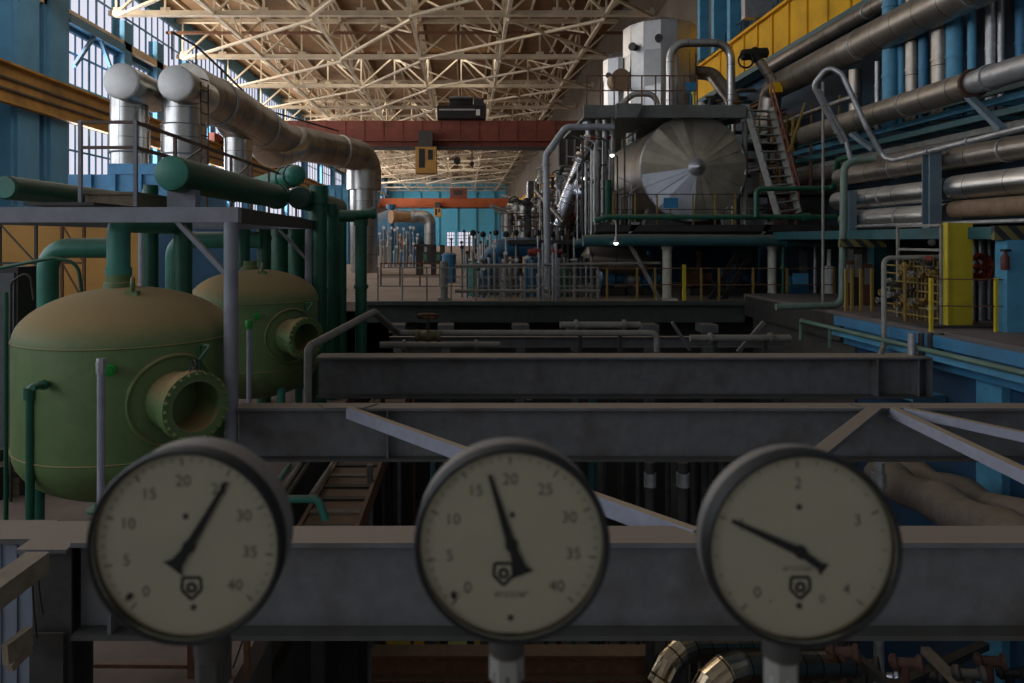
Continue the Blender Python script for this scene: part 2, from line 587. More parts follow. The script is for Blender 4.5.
def make_truss():
    t = thing('roof_truss', 'cream lattice roof truss', 'truss', (0, 0, ZB - .2), 'roof trusses across the hall')
    for nm, z, w in (('bottom_chord', ZB, .34), ('top_chord', ZT, .3)):
        MB().bar((XL + .1, -.16, z), (XR - .1, -.16, z), .1, w).bar((XL + .1, .16, z), (XR - .1, .16, z), .1, w).bar((XL + .1, 0, z - w / 2), (XR - .1, 0, z - w / 2), .5, .05).build(nm, TRUSS, t, False)
    for i, x in enumerate(XN):
        MB().bar((x, 0, ZB), (x, 0, ZT), .14).build('vertical', TRUSS, t, False)
        if i < 11:
            a, b = ((ZB, ZT) if i % 2 == 0 else (ZT, ZB))
            MB().bar((x, 0, a), (XN[i + 1], 0, b), .2, .16).build('diagonal', TRUSS, t, False)
        MB().box((x - .35, -.03, ZB - .1), (x + .35, .03, ZB + .45)).build('gusset_plate', TRUSS, t, False)
    return t


TY = [39, 51, 63, 75, 87, 99, 111, 123, 135, 147, 165, 183, 201, 219, 233]
proto = make_truss()
for i, y in enumerate(TY):
    o = proto if i == 0 else copy_tree(proto)
    o.location = (0, y, ZB - .2)
    o['label'] = 'cream lattice truss across the hall, %s from the camera' % ordn[i]

# longitudinal frames between the trusses
LX = (-18.26, -11.12, -3.98, 3.16, 10.3)
for j, x in enumerate(LX):
    t = thing('lattice_girder', 'cream lattice girder running the length of the roof, %s from the window wall' % ordn[j], 'girder', (x, 39, ZB - .15), 'lengthwise roof girders')
    MB().bar((x, 30, ZB), (x, YF - .3, ZB), .26, .26).build('bottom_chord', TRUSS, t, False)
    MB().bar((x, 30, ZT), (x, YF - .3, ZT), .2, .2).build('top_chord', TRUSS, t, False)
    for i in range(13):
        y0, y1 = TY[i], TY[i + 1]
        m = (y0 + y1) / 2
        MB().bar((x, y0, ZT), (x, m, ZB), .14).bar((x, m, ZB), (x, y1, ZT), .14).bar((x, m, ZB), (x, m, ZT), .1).build('web_lacing', TRUSS, t, False)
# flat wind bracing in the plane of the bottom chords
k = 0
for i in range(12):
    y0, y1 = TY[i], TY[i + 1]
    t = thing('wind_bracing', 'long cream wind braces lying flat between the %s and %s roof trusses' % (ordn[i], ordn[i + 1]), 'bracing', (0, y0, ZB - .2), 'flat roof bracing')
    for xa, xb in ((10.3, -3.98), (-3.98, -11.12), (-11.12, -25.2), (3.16, 13.5)):
        MB().bar((xa, y0 + .35, ZB - .33), (xb, y1 - .35, ZB - .33), .24, .18).build('brace', TRUSS, t, False)
    for xa, xb in ((-3.98, 3.16), (-18.26, -11.12)):
        MB().bar((xa, y0 + .3, ZB + 1.6), (xb, y1 - .3, ZB + 1.6), .14, .14).build('tie_rod', TRUSS, t, False)
    for xa in (-21.8, -14.7, -7.5, -.4, 6.7):
        MB().bar((xa, y0 + .3, ZT - .5), (xa + 3.1, (y0 + y1) / 2, ZB + .4), .13).bar((xa + 3.1, (y0 + y1) / 2, ZB + .4), (xa, y1 - .3, ZT - .5), .13).build('sway_brace', TRUSS, t, False)
# reddish conduits strung through the roof
for y, z in ((60.5, 27.9), (68.5, 28.2)):
    tag(MB().bar((XL + .2, y, z), (XR - .2, y, z), .3, .2).build('cable_tray', RUST), 'rusty cable tray strung across the roof %s' % ('before the third truss' if y < 62 else 'behind the third truss'), 'cable tray')

# ------------------------------------------------------------------ crane runways and cranes
t = thing('crane_runway', 'old ochre crane runway beam along the blue window wall', 'crane runway', (XL + .8, 40, 17.6))
MB().box((XL + 1.0, 20, 17.5), (XL + 1.2, YF - .5, 19.5)).build('web', OCHREBEAM, t, False)
MB().box((XL + .98, 20, 19.5), (XL + 1.5, YF - .5, 19.62)).build('top_flange', OCHREBEAM, t, False)
MB().box((XL + .98, 20, 17.4), (XL + 1.4, YF - .5, 17.5)).build('bottom_flange', OCHREBEAM, t, False)
for z in (18.75, 18.15):
    MB().bar((XL + 1.27, 20, z), (XL + 1.27, YF - .5, z), .12).build('conductor_rail', DARKSTEEL, t, False)
t = thing('crane_runway', 'bright yellow crane runway beam above the silver pipes', 'crane runway', (13.1, 18, 17.8))
MB().box((13.0, 17, 17.75), (13.3, YF - .5, 19.5)).build('web', YELLOW, t, False)
MB().box((12.8, 17, 19.5), (13.5, YF - .5, 19.62)).build('top_flange', YELLOW, t, False)
MB().box((12.85, 17, 17.5), (13.6, YF - .5, 17.75)).build('bottom_flange', TEAL, t, False)
for kk in range(12):
    MB().box((12.93, 19 + 1.5 * kk, 17.8), (13.0, 19.1 + 1.5 * kk, 19.5)).build('stiffener', YELLOW, t, False)
# access handrail on the yellow beam
t = thing('beam_handrail', 'thin handrail on top of the yellow crane beam', 'railing', (13.4, 24, 19.62))
for z in (20.1, 20.6):
    MB().bar((13.4, 22, z), (13.4, 42, z), .05).build('rail', DARKSTEEL, t)
for kk in range(11):
    MB().bar((13.4, 22 + 2 * kk, 19.6), (13.4, 22 + 2 * kk, 20.6), .05).build('post', DARKSTEEL, t)


def crane(Y, m, label, cabx, zt):
    t = thing('overhead_crane', label, 'overhead crane', (-6, Y, 19.3))
    g = MB().box((XL + 1.2, Y - .5, 19.55), (12.6, Y + .5, 22.2))
    for kk in range(19):
        x = XL + 2 + kk * 1.95
        g.box((x, Y - .58, 19.6), (x + .1, Y - .5, 22.15))
    g.build('bridge_girder', m, t, False)
    MB().box((XL + 1.0, Y - .75, 19.2), (12.7, Y - .1, 19.5)).build('lower_flange', DARKSTEEL, t, False)
    MB().box((XL + 1.0, Y - 1.6, 20.0), (12.7, Y - .6, 20.1)).build('walkway', m, t, False)
    r = MB().bar((XL + 1.2, Y - 1.55, 21.2), (12.6, Y - 1.55, 21.2), .07)
    for kk in range(24):
        r.bar((XL + 1.3 + kk * 1.6, Y - 1.55, 20.1), (XL + 1.3 + kk * 1.6, Y - 1.55, 21.2), .05)
    r.build('walkway_rail', m, t, False)
    for x in (XL + .7, 12.3):
        MB().box((x, Y - 3, 19.62), (x + .6, Y + 3, 20.6)).build('end_carriage', m, t, False)
    c = MB().box((cabx, Y - 2.2, 16.7), (cabx + 2.1, Y - .2, 19.3)).build('operator_cabin', OCHREBEAM, t, False)
    MB().box((cabx + .35, Y - 2.24, 17.2), (cabx + .95, Y - 2.2, 19.1)).build('window', BLACK, c, False)
    MB().box((cabx + 1.25, Y - 2.24, 18.0), (cabx + 1.75, Y - 2.2, 19.0)).build('window', BLACK, c, False)
    MB().box((cabx + .3, Y - 2.2, 19.3), (cabx + 1.7, Y - 1.0, 20.9)).build('cabin_hanger', DARKSTEEL, c, False)
    return t


crane(72, RUSTRED, 'dark red overhead crane bridge spanning the hall in front', -4.95, 0)
crane(205, ORANGE, 'orange overhead crane bridge far down the hall', -9, 0)
t = thing('crane_trolley', 'dark crane trolley sitting on top of the red crane bridge', 'crane trolley', (-.3, 72, 22.2))
MB().box((-2.8, 70.2, 22.25), (2.1, 73.5, 23.5)).build('chassis', BLACK, t, False)
MB().lathe((-1.6, 71.5, 23.9), (1, 0, 0), [(0, .75), (.2, .8), (2.2, .8), (2.4, .75)], 18).build('winding_drum', BLACK, t)
MB().box((.9, 70.6, 23.5), (1.9, 72, 24.3)).build('motor', DARKSTEEL, t, False)
MB().box((1.1, 70.15, 22.5), (1.5, 70.2, 23.1)).build('notice_plate', PLASTERW, t, False)
MB().box((-2.6, 70.15, 23.0), (1.0, 70.25, 23.15)).build('walkway_rail', GALV, t, False)
for px, ytop, ybot, s, lab in ((457, 150, 167, .7, 'large crane hook block hanging under the red crane bridge'), (472, 152, 168, .45, 'small crane hook block hanging beside the larger one')):
    a, b = at(px, ytop, 70.6), at(px, ybot, 70.6)
    t = thing('crane_hook', lab, 'crane hook', b)
    MB().bar((a.x - .15 * s, a.y, 19.2), (b.x - .15 * s, b.y, b.z + 1.0 * s), .07).bar((a.x + .15 * s, a.y, 19.2), (b.x + .15 * s, b.y, b.z + 1.0 * s), .07).build('rope', DARKSTEEL, t)
    MB().lathe((b.x, b.y - .25, b.z + .9 * s), (0, 1, 0), [(0, .4 * s), (.05, .5 * s), (.45, .5 * s), (.5, .4 * s)], 16).build('sheave_block', BLACK, t)
    MB().tube([(b.x, b.y, b.z + .6 * s), (b.x, b.y, b.z + .3 * s), (b.x + .22 * s, b.y, b.z + .12 * s), (b.x, b.y, b.z), (b.x - .22 * s, b.y, b.z + .1 * s)], .07 * s, 8, .1).build('hook', BLACK, t)
t = thing('crane_trolley', 'rusty trolley on the far orange crane bridge', 'crane trolley', at(460, 197, 205))
a = at(450, 187, 204)
MB().box((a.x, 203, 22.2), (a.x + 5, 207, 25)).build('chassis', RUSTRED, t, False)
MB().box((a.x + 1, 202.8, 23), (a.x + 3.6, 203, 24.4)).build('motor', DARKSTEEL, t, False)
# daylight bulbs hung in the roof
for k, (px, py, Y) in enumerate(((402, 107, 88), (390, 108, 92), (532, 113, 95), (612, 62, 72))):
    p = at(px, py, Y)
    t = thing('roof_lamp', ['bright roof lamp above the red crane bridge', 'faint roof lamp beside the bright one above the crane', 'small roof lamp above the middle of the crane bridge', 'small roof lamp next to the tall silver vessel'][k], 'lamp', p)
    MB().lathe(p + V(0, 0, .1), (0, 0, 1), [(0, .3), (.25, .2), (.5, .06), (.6, .05)], 14).build('reflector', DARKSTEEL, t)
    MB().bar(p + V(0, 0, .6), (p.x, p.y, 30.0), .04).build('hanger_rod', DARKSTEEL, t)
    MB().lathe(p, (0, 0, 1), [(0, .08), (.08, .22), (.2, .2)], 12).build('bulb', BULB, t)
tag(MB().box((XL + .4, 38, 24.2), (XL + .75, YF - .3, 24.75)).build('wall_tie_beam', TRUSS, None, False), 'cream tie beam running along the window wall under the roof trusses', 'beam')

# ================================================================== PRESSURE GAUGES
TXT = {}


def text_mb(mb, s, c, size, ang=0., y=0., shear=0.):
    """flat printed characters centred on c in the X-Z plane, facing the camera"""
    if s not in TXT:
        cu = bpy.data.curves.new('t', 'FONT')
        cu.body, cu.align_x, cu.align_y, cu.size, cu.resolution_u = s, 'CENTER', 'CENTER', 1, 3
        ob = bpy.data.objects.new('t', cu)
        C.objects.link(ob)
        bpy.context.view_layer.update()
        me = ob.evaluated_get(bpy.context.evaluated_depsgraph_get()).to_mesh()
        TXT[s] = ([v.co.copy() for v in me.vertices], [tuple(p.vertices) for p in me.polygons])
        bpy.data.objects.remove(ob)
        bpy.data.curves.remove(cu)
    vs, fs = TXT[s]
    ca, sa = math.cos(ang), math.sin(ang)
    mb.add([(c[0] + (v.x * ca - v.y * sa) * size, c[1], c[2] + (v.x * sa + v.y * ca) * size) for v in vs], fs)


def gauge(px, py, Y, R, label, nums, ndiv, tip, tail, extra, seedn):
    dep, rot = ((.045, -4), (.04, -1), (.032, -2))[seedn]
    c = at(px, py, Y)
    k = Y / F
    t = thing('pressure_gauge', label, 'gauge', (c.x, c.y + .02, 8.2), 'pressure gauges in the row')
    ax = V(0, 1, 0)
    # case: open pan with rolled back edge
    MB().lathe(c, ax, [(.003, R * .955), (.003, R * .985), (.008, R * .995), (dep - .006, R * .99), (dep - .002, R * .965), (dep, R * .85), (dep + .001, .01)], 64, False).build('case', CASE, t)
    bz = MB().lathe(c, ax, [(.006, R * .94), (.000, R * .945), (-.003, R * .96), (-.003, R * .985), (.001, R * 1.005), (.012, R * 1.005)], 64, False)
    bz.build('bezel', BLACK, t)
    MB().lathe(c, ax, [(.002, R * .95), (.0065, R * .935)], 64, False).build('inner_ring', mat('reflection tinted gauge ring', (120, 106, 70), .6), t)  # yellowish reflection on the inner rim, painted as ring colour
    dy = c.y + .0065
    d = MB()
    d.lathe((c.x, dy, c.z), ax, [(0, R * .94), (.001, R * .94)], 64)
    d = d.build('dial', DIAL, t)
    # scale
    tk = MB()
    n = ndiv
    for i in range(n + 1):
        a = math.radians(rot - 135 + 270 * i / n)
        big = i % 5 == 0
        r0, r1 = R * (.81 if big else .85), R * .89
        s, co = math.sin(a), math.cos(a)
        tk.bar((c.x + s * r0, dy - .0002, c.z + co * r0), (c.x + s * r1, dy - .0002, c.z + co * r1), R * (.016 if big else .008), .0003, (0, 1, 0))
    tk.build('scale_marks', PRINT, d, False)
    nm = MB()
    m = len(nums)
    for i, s in enumerate(nums):
        a = math.radians(rot - 135 + 270 * i / (m - 1))
        rr = R * .65
        text_mb(nm, s, (c.x + math.sin(a) * rr, dy - .0004, c.z + math.cos(a) * rr), R * .165)
    nm.build('numerals', PRINT, d, False)
    if extra:
        e = MB()
        for s, ox, oz, sz in extra:
            text_mb(e, s, (c.x + ox * k, dy - .0004, c.z - oz * k), sz * k)
        e.build('lettering', PRINT, d, False)
    # state quality emblem: pentagon outline with a ring inside, below the hub
    ox, oz = [(4, 43), (-8, 30), (0, 40)][seedn]
    em = MB()
    ec = V(c.x + ox * k, dy - .0003, c.z - oz * k)
    pts = [V(-9, 0, 9), V(9, 0, 9), V(10, 0, -3), V(0, 0, -13), V(-10, 0, -3)]
    for i in range(5):
        em.bar(ec + pts[i] * k, ec + pts[(i + 1) % 5] * k, 3.4 * k, .0003, (0, 1, 0))
    em.torus(ec + V(0, 0, -1) * k, (0, 1, 0), 4 * k, 1.8 * k, 14, 4)
    em.build('emblem', INK, d, False)
    sc = MB()
    for sx, sz in (((-2, -28), (6, 64)), ((1, -28), (-1, 76)), ((-1, -40), (-1, 60)))[seedn]:
        sc.lathe((c.x + sx * k, dy - .001, c.z - sz * k), ax, [(0, 2.8 * k), (.001, 3.2 * k)], 12)
    sc.build('screw', DARKSTEEL, d)
    # stop pin on the zero side
    if seedn != 2:
        a = math.radians(-132)
        MB().lathe((c.x + math.sin(a) * R * .80, dy - .003, c.z + math.cos(a) * R * .80), ax, [(0, 3 * k), (.003, 3 * k)], 12).build('stop_pin', INK, t)
    # pointer
    pv = V(c.x + (2 if seedn == 0 else 0) * k, dy - .003, c.z - (2 if seedn != 2 else 5) * k)
    tp = V(c.x + (tip[0] - px) * k, pv.y, c.z - (tip[1] - py) * k)
    tl = V(c.x + (tail[0] - px) * k, pv.y, c.z - (tail[1] - py) * k)
    d1 = (tp - pv).normalized()
    s1 = V(d1.z, 0, -d1.x)
    d2 = (tl - pv).normalized()
    s2 = V(d2.z, 0, -d2.x)
    w = 12 if seedn < 2 else 7
    nd = MB()
    nd.prism([pv + s1 * 4.6 * k, tp + s1 * 1.8 * k, tp - s1 * 1.8 * k, pv - s1 * 4.6 * k], (0, .0006, 0))
    nd.prism([pv + s2 * 4 * k, tl - d2 * 6 * k + s2 * w * .55 * k, tl + s2 * w * k, tl - s2 * w * k, tl - d2 * 6 * k - s2 * w * .55 * k, pv - s2 * 4 * k], (0, .0006, 0))
    p = nd.build('pointer', mat('pointer black', (8, 8, 8), .9, var=.05), t, False)
    MB().lathe(pv - V(0, .001, 0), ax, [(0, 5.6 * k), (.001, 6.4 * k), (.005, 6.4 * k)], 20).build('hub', MATS['pointer black'], p)
    MB().lathe(c + V(0, -.001, 0), ax, [(0, R * .94), (.0015, R * .94)], 64).build('glass', GLASS, t)
    # stem with hexagon and pipe down to the walkway
    cz = c.z
    yy = c.y + .018
    sx = [20, -4, -13][seedn] * k
    x = c.x + sx
    MB().lathe((x, yy, cz - R * .93), (0, 0, -1), [(0, .014), (.014, .0145), (.022, .0145)], 20).build('socket', DARKSTEEL, t)
    MB().lathe((x, yy, cz - R * .93 - .022), (0, 0, -1), [(0, .0125), (.002, .0142), (.022, .0142), (.024, .0125)], 6).build('hex_nut', PIPEGREY if seedn else DARKSTEEL, t)
    MB().tube([(x, yy, cz - R - .03), (x, yy, 8.2)], .0125, 18).build('stem', GALV if seedn == 2 else DARKSTEEL, t)
    return t


lb = ['0', '5', '10', '15', '20', '25', '30', '35', '40']
gauge(184.5, 547.5, .56, .0784, 'pressure gauge with pointer leaning up towards 25, in front of the green tank', lb, 40, (225, 484), (171, 571), [], 0)
gauge(512, 546, .56, .0784, 'round pressure gauge with pointer steeply up just before 20, middle of the three', lb, 40, (490, 477), (523, 577), [('кгс/см²', 0, 52, 10)], 1)
gauge(804, 550, .56, .0784, 'round pressure gauge with thin pointer lying towards ten o\u2019clock, above the bright pipe bends', ['0', '1', '2', '3', '4'], 20, (734, 523), (827, 572), [('кгс/см²', -2, 22, 9), ('0', 22, 53, 12), ('-', -30, 54, 12)], 2)

# ================================================================== GREY BEAMS OVER THE PIT
ZTOP = 7.836


def beam(name, label, x0, x1, y0, w, h, stiff, end=None):
    t = thing(name, label, 'beam', ((x0 + x1) / 2, y0 + w / 2, ZTOP - h), 'grey beams across the pit')
    yc = y0 + w / 2
    MB().box((x0, y0, ZTOP - .035), (x1, y0 + w, ZTOP)).build('top_flange', GREYBEAM, t, False)
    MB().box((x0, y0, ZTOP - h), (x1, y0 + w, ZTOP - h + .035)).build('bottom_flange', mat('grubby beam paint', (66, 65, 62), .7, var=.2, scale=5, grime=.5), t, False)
    MB().box((x0, yc - .012, ZTOP - h + .035), (x1, yc + .012, ZTOP - .035)).build('web', GREYBEAM, t, False)
    for x in stiff:
        MB().box((x - .012, y0 + .015, ZTOP - h + .035), (x + .012, yc - .012, ZTOP - .035)).build('stiffener', GREYBEAM, t, False)
    return t


beam('steel_beam', 'deep grey steel beam behind the three gauges, closest of the pit beams', -2.82, 9.3, 5.0, .3, .70, (-2.55,))
beam('steel_beam', 'grey steel beam with pale braces starting from it, second of the pit beams', -2.95, 9.3, 9.0, .3, .69, (-1.0, 7.9))
beam('steel_beam', 'grey steel beam ending short of the blue wall, third of the pit beams', -2.75, 8.65, 12.9, .5, .76, (7.62, 8.38, 8.62))
# bracing channels between the first two beams


def channel(label, a, b, w=.16, h=.11, m=CHANNEL):
    t = MB()
    a, b = Vector(a), Vector(b)
    t.bar(a + V(0, 0, .0), b + V(0, 0, .0), w, .012)
    d = (b - a).normalized()
    s = V(d.y, -d.x, 0) * (w / 2 - .008)
    for q in (s, -s):
        t.bar(a + q - V(0, 0, h / 2), b + q - V(0, 0, h / 2), .014, h)
    tag(t.build('brace_channel', m, None, False), label, 'brace', 'pale braces between the beams')


channel('pale channel brace running under the middle gauge between the two closest beams', (-1.5, 9.02, 7.846), (1.72, 5.2, 7.846), .08, .14)
channel('short dusty brace rising behind the third gauge to the second beam', (5.28, 9.02, 7.846), (1.9, 5.2, 7.846), .16, .05, GREYBEAM)
channel('pale channel brace going down from the second beam towards the blue pit wall', (5.5, 9.02, 7.846), (5.12, 5.2, 7.846), .1, .12)
channel('flatter pale brace leaving the second beam for the far corner of the pit', (5.62, 9.05, 7.846), (7.6, 5.25, 7.846), .1, .1)
for x, y, lab in ((-1.55, 9.1, 'dusty gusset plate on the second beam at the long pale brace'), (5.45, 9.08, 'dusty gusset plate on the second beam where three braces meet')):
    tag(MB().prism([(x - .25, y - .12, ZTOP + .001), (x + .25, y - .12, ZTOP + .001), (x + .4, y + .12, ZTOP + .001), (x - .4, y + .12, ZTOP + .001)], (0, 0, .012)).build('gusset_plate', GREYBEAM, None, False), lab, 'plate')

# column, box and planks at the end of the closest beam
t = thing('steel_column', 'dark steel column carrying the end of the closest beam', 'column', (-2.98, 5.3, 6.0))
MB().ibeam((-2.98, 5.2, 6.0), (-2.98, 5.2, 7.78), .28, .3, .02, .02).build('shaft', DARKSTEEL, t, False)
MB().box((-3.18, 4.95, 7.78), (-2.82, 5.45, 7.81)).build('cap_plate', GREYBEAM, t, False)
MB().box((-3.1, 4.98, 6.0), (-2.86, 5.0, 7.2)).build('front_plate', DARKSTEEL, t, False)
t = thing('sheet_metal_cabinet', 'blue-grey ribbed sheet metal box at the foot of the first tank', 'cabinet', (-3.75, 5.7, 6.0))
b = MB().box((-4.6, 5.2, 6.0), (-3.2, 5.46, 7.76))
b.build('body', mat('pale blue grey sheet', (120, 128, 142), .55, var=.12, scale=4, grime=.3), t, False)
r = MB()
for i in range(12):
    r.box((-4.55 + i * .12, 5.185, 6.05), (-4.52 + i * .12, 5.2, 7.74))
r.build('ribs', MATS['pale blue grey sheet'], t, False)
MB().box((-4.65, 5.15, 7.76), (-3.19, 5.5, 7.8)).build('lid', GREYBEAM, t, False)
tag(MB().bar(at(-14, 600, 4.3), at(38, 562, 4.85), .16, .14).build('timber_plank', WOOD), 'thick dusty plank slanting up to the dark steel column', 'plank')
tag(MB().bar(at(5, 655, 4.7), at(30, 636, 4.9), .05, .14).build('timber_plank', WOOD), 'broken board leaning low against the dark column', 'plank')
tag(MB().bar(at(9, 668, 4.75), at(29, 648, 4.9), .06, .05).build('timber_plank', WOOD), 'thin pale stick propped under the broken board', 'plank')
for i, (a, b) in enumerate((((32, 575), (37, 638)), ((38, 572), (43, 614)))):
    tag(MB().tube([at(a[0], a[1], 4.93), at((a[0] + b[0]) / 2 - 1, (a[1] + b[1]) / 2, 4.93), at(b[0], b[1], 4.93)], .006, 6).build('hanging_cable', BLACK), ['longer thin cable hanging on the dark steel column', 'shorter thin cable hanging on the dark steel column'][i], 'cable')
# rusty rail on the tank bay edge
t = thing('rusty_railing', 'low rusty railing on the dusty floor under the first gauge', 'railing', (-2.7, 6.4, 6.0))
MB().bar(at(66, 665, 6.4), at(192, 666, 6.4), .035).build('rail', RUST, t)
for px in (191, 228, 247):
    MB().bar((at(px, 660, 6.4).x, 6.4, 6.0), (at(px, 660, 6.4).x, 6.4, 6.55), .05).build('post', RUST, t)
MB().bar(at(233, 668, 6.4), at(243, 640, 6.4), .015).build('stay_wire', DARKSTEEL, t)
t = thing('rusty_walkway', 'rust brown grating walkway along the edge of the tank bay', 'walkway', (-1.9, 14, 0))
MB().box((-2.3, 8.4, 5.9), (-1.5, 21.5, 6.0)).build('deck', RUST, t, False)
for s in (-2.33, -1.53):
    MB().box((s, 8.4, 5.75), (s + .06, 21.5, 6.05)).build('edge_angle', RUST, t, False)
for k in range(24):
    MB().box((-2.27, 8.6 + k * .53, 6.0), (-1.53, 8.72 + k * .53, 6.035)).build('tread_bar', DARKSTEEL if k % 3 else WOOD, t, False)
for y in (9, 13, 17, 21):
    MB().box((-1.98, y, 0), (-1.82, y + .16, 5.9)).build('leg', DARKSTEEL, t, False)

# ================================================================== GREEN TANKS
def make_tank(loc):
    x, y = loc
    t = thing('pressure_vessel', 'large green pressure vessel with dusty dome, its open manhole facing the gauges', 'tank', (x, y, 6.0), 'green pressure vessels')
    R = 1.36
    prof = [(6.56 - 6, .02)]
    for i in range(1, 13):
        a = PI / 2 * (1 - i / 12)
        prof.append((7.3 - .74 * math.sin(a) - 6, R * math.cos(a)))
    prof.append((8.70 - 6, R))
    for i in range(1, 13):
        a = PI / 2 * i / 12
        prof.append((8.70 + .66 * math.sin(a) - 6, R * math.cos(a)))
    sh = MB().lathe((x, y, 6), (0, 0, 1), prof, 72, False).build('shell', TANKGREEN, t)
    for z in (8.70, 7.32):
        MB().torus((x, y, z), (0, 0, 1), R + .002, .012, 72, 6).build('weld_seam', TANKGREEN, t)
    for k in range(4):
        a = PI / 4 + k * PI / 2
        p = V(x + 1.1 * math.cos(a), y + 1.1 * math.sin(a), 6)
        MB().tube([p, p + V(0, 0, 1.15)], .09, 12).lathe(p, (0, 0, 1), [(0, .2), (.03, .2)], 12).build('leg', TEALGREEN, t)
    # lifting lugs
    for dx, dy in ((.3, -.5),):
        lx, ly = x + dx, y + dy
        rr = math.hypot(dx, dy) / R
        z = 8.70 + .66 * math.sqrt(1 - rr * rr)
        MB().torus((lx, ly, z + .12), (.93, .35, 0), .085, .026, 20, 8).box((lx - .08, ly - .05, z - .04), (lx + .08, ly + .05, z + .045)).build('lifting_lug', TANKGREEN, t)
    # manhole nozzle
    d = V(.75, -.66, 0).normalized()
    z = 8.01
    o = V(x, y, z)
    mh = MB().lathe(o + d * 1.2, d, [(0, .36), (.54, .36), (.54, .42), (.69, .42), (.69, .30), (.66, .29), (.05, .29), (.04, .01)], 40, False).build('manhole', TANKGREEN, t)
    bo = MB()
    w = V(-d.y, d.x, 0)
    for i in range(24):
        a = 2 * PI * i / 24
        q = o + d * 1.89 + (w * math.cos(a) + V(0, 0, 1) * math.sin(a)) * .39
        bo.lathe(q, d, [(-.2, .024), (.03, .024), (.03, .014), (.05, .014)], 6)
    bo.build('flange_bolt', TANKGREEN, mh, False)
    pp = []
    for i in range(41):
        a = 2 * PI * i / 40
        s, h = .56 * math.cos(a), .56 * math.sin(a)
        az = math.atan2(d.y, d.x) + s / R
        pp.append(V(x + (R + .006) * math.cos(az), y + (R + .006) * math.sin(az), z + h))
    MB().tube(pp, .03, 6, 0, False).build('reinforcing_pad', TANKGREEN, t)
    # lid davit
    MB().tube([o + d * 1.4 + w * .3 + V(0, 0, .3), o + d * 1.4 + w * .3 + V(0, 0, .66), o + d * 1.85 + w * .2 + V(0, 0, .7), o + d * 1.85 + w * .05 + V(0, 0, .55)], .018, 8, .12).build('lid_davit', DKGREEN, t)
    MB().torus(o + d * 1.82 + V(0, 0, .5), w, .05, .01, 12, 5).torus(o + d * 1.82 + V(0, 0, .44), d, .05, .01, 12, 5).build('chain', DARKSTEEL, t)
    # neck at the top
    MB().lathe((x - .13, y, 9.3), (0, 0, 1), [(0, .2), (.12, .19), (.13, .165), (.24, .165)], 28).build('neck_collar', TANKGREEN, t)
    # side branch with elbow, green
    az = math.radians(-103)
    q = V(x + R * math.cos(az), y + R * math.sin(az), 8.3)
    dd = V(math.cos(az), math.sin(az), 0)
    MB().tube([q, q + dd * .22], .035, 10).lathe(q, dd, [(.05, .06), (.1, .06)], 12).build('side_branch', DKGREEN, t)
    az = math.radians(-72)
    q = V(x + R * math.cos(az), y + R * math.sin(az), 8.47)
    dd = V(math.cos(az), math.sin(az), 0)
    MB().tube([q, q + dd * .16], .045, 10).lathe(q, dd, [(.08, .07), (.12, .07)], 12).build('side_branch', mat('vivid green paint', (30, 150, 50), .5), t)
    return t


TX, T1, T2 = -4.62, 9.6, 15.4
tank = make_tank((TX, T1))
t2 = copy_tree(tank, (TX, T2, 6.0), 'smaller-looking green pressure vessel standing behind the first, beyond the grey post')
tank['label'] = 'large green pressure vessel closest to the gauges, dusty dome and open manhole'
# drain and vent pipes at the tanks
pipe('drain_pipe', 'dark green pipe with a bent top down the side of the first tank', [at(50, 386, 8.35), at(30, 386, 8.35), (at(30, 386, 8.35).x, 8.35, 6.05)], .05, DKGREEN, .08, 12, rings=((1, .04, 1.5, .14),))
t = thing('vent_pole', 'pale upright pole with a cap before the first tank', 'pole', (at(101, 0, 8.0).x, 8.0, 6.0))
a = at(101, 368, 8.0)
MB().tube([(a.x, 8, 6.0), (a.x, 8, a.z)], .043, 14).build('tube', mat('pale lilac paint', (150, 148, 160), .5), t)
MB().lathe((a.x, 8, a.z - .06), (0, 0, 1), [(0, .055), (.12, .06), (.17, .05)], 8).build('cap', GALV, t)
t = thing('vent_pole', 'thin grey pole with a green cap before the second tank', 'pole', (at(249, 0, 13.0).x, 13.0, 6.0))
a = at(249, 326, 13.0)
MB().tube([(a.x, 13, 6.0), (a.x, 13, a.z)], .045, 12).build('tube', MATS['pale lilac paint'], t)
MB().lathe((a.x, 13, a.z - .05), (0, 0, 1), [(0, .06), (.12, .07), (.16, .05)], 10).build('cap', MATS['vivid green paint'], t)
pipe('drain_pipe', 'slim green pipe standing at the photo edge beside the first tank', [(at(6, 0, 9.4).x, 9.4, 6.0), (at(6, 0, 9.4).x, 9.4, 9.3)], .03, DKGREEN)

# ================================================================== STEEL PLATFORM ABOVE THE TANKS
t = thing('steel_platform', 'grey steel frame platform standing over the green tanks', 'platform', (-5.2, 13.5, 6.0))
zc = 10.36
MB().box((-7.4, 9.13, zc - .13), (-2.96, 9.27, zc + .07)).build('front_beam', FRAMEGREY, t, False)
MB().box((-8.1, 16.43, zc - .1), (-3.55, 16.57, zc + .1)).build('rear_beam', FRAMEGREY, t, False)
MB().bar((-3.04, 9.27, zc - .03), (-3.62, 16.43, zc), .14, .2).build('side_beam', DARKSTEEL, t, False)
MB().bar((-7.0, 9.27, zc - .03), (-7.5, 16.43, zc), .14, .2).build('side_beam', FRAMEGREY, t, False)
for x, y in ((-3.075, 9.2), (-3.68, 16.5), (-7.0, 9.2), (-7.6, 16.5)):
    MB().tube([(x, y, 6.0), (x, y, zc - .12)], .092, 16).build('post', FRAMEGREY, t)
for x, y in ((-3.075, 9.2), (-3.68, 16.5)):
    MB().bar((x - .7, y, zc - .12), (x - .02, y, zc - .85), .1, .06).build('knee_brace', FRAMEGREY, t, False)
MB().box((-5.85, 9.27, zc + .1), (-4.92, 20, zc + .14)).build('deck', DARKSTEEL, t, False)
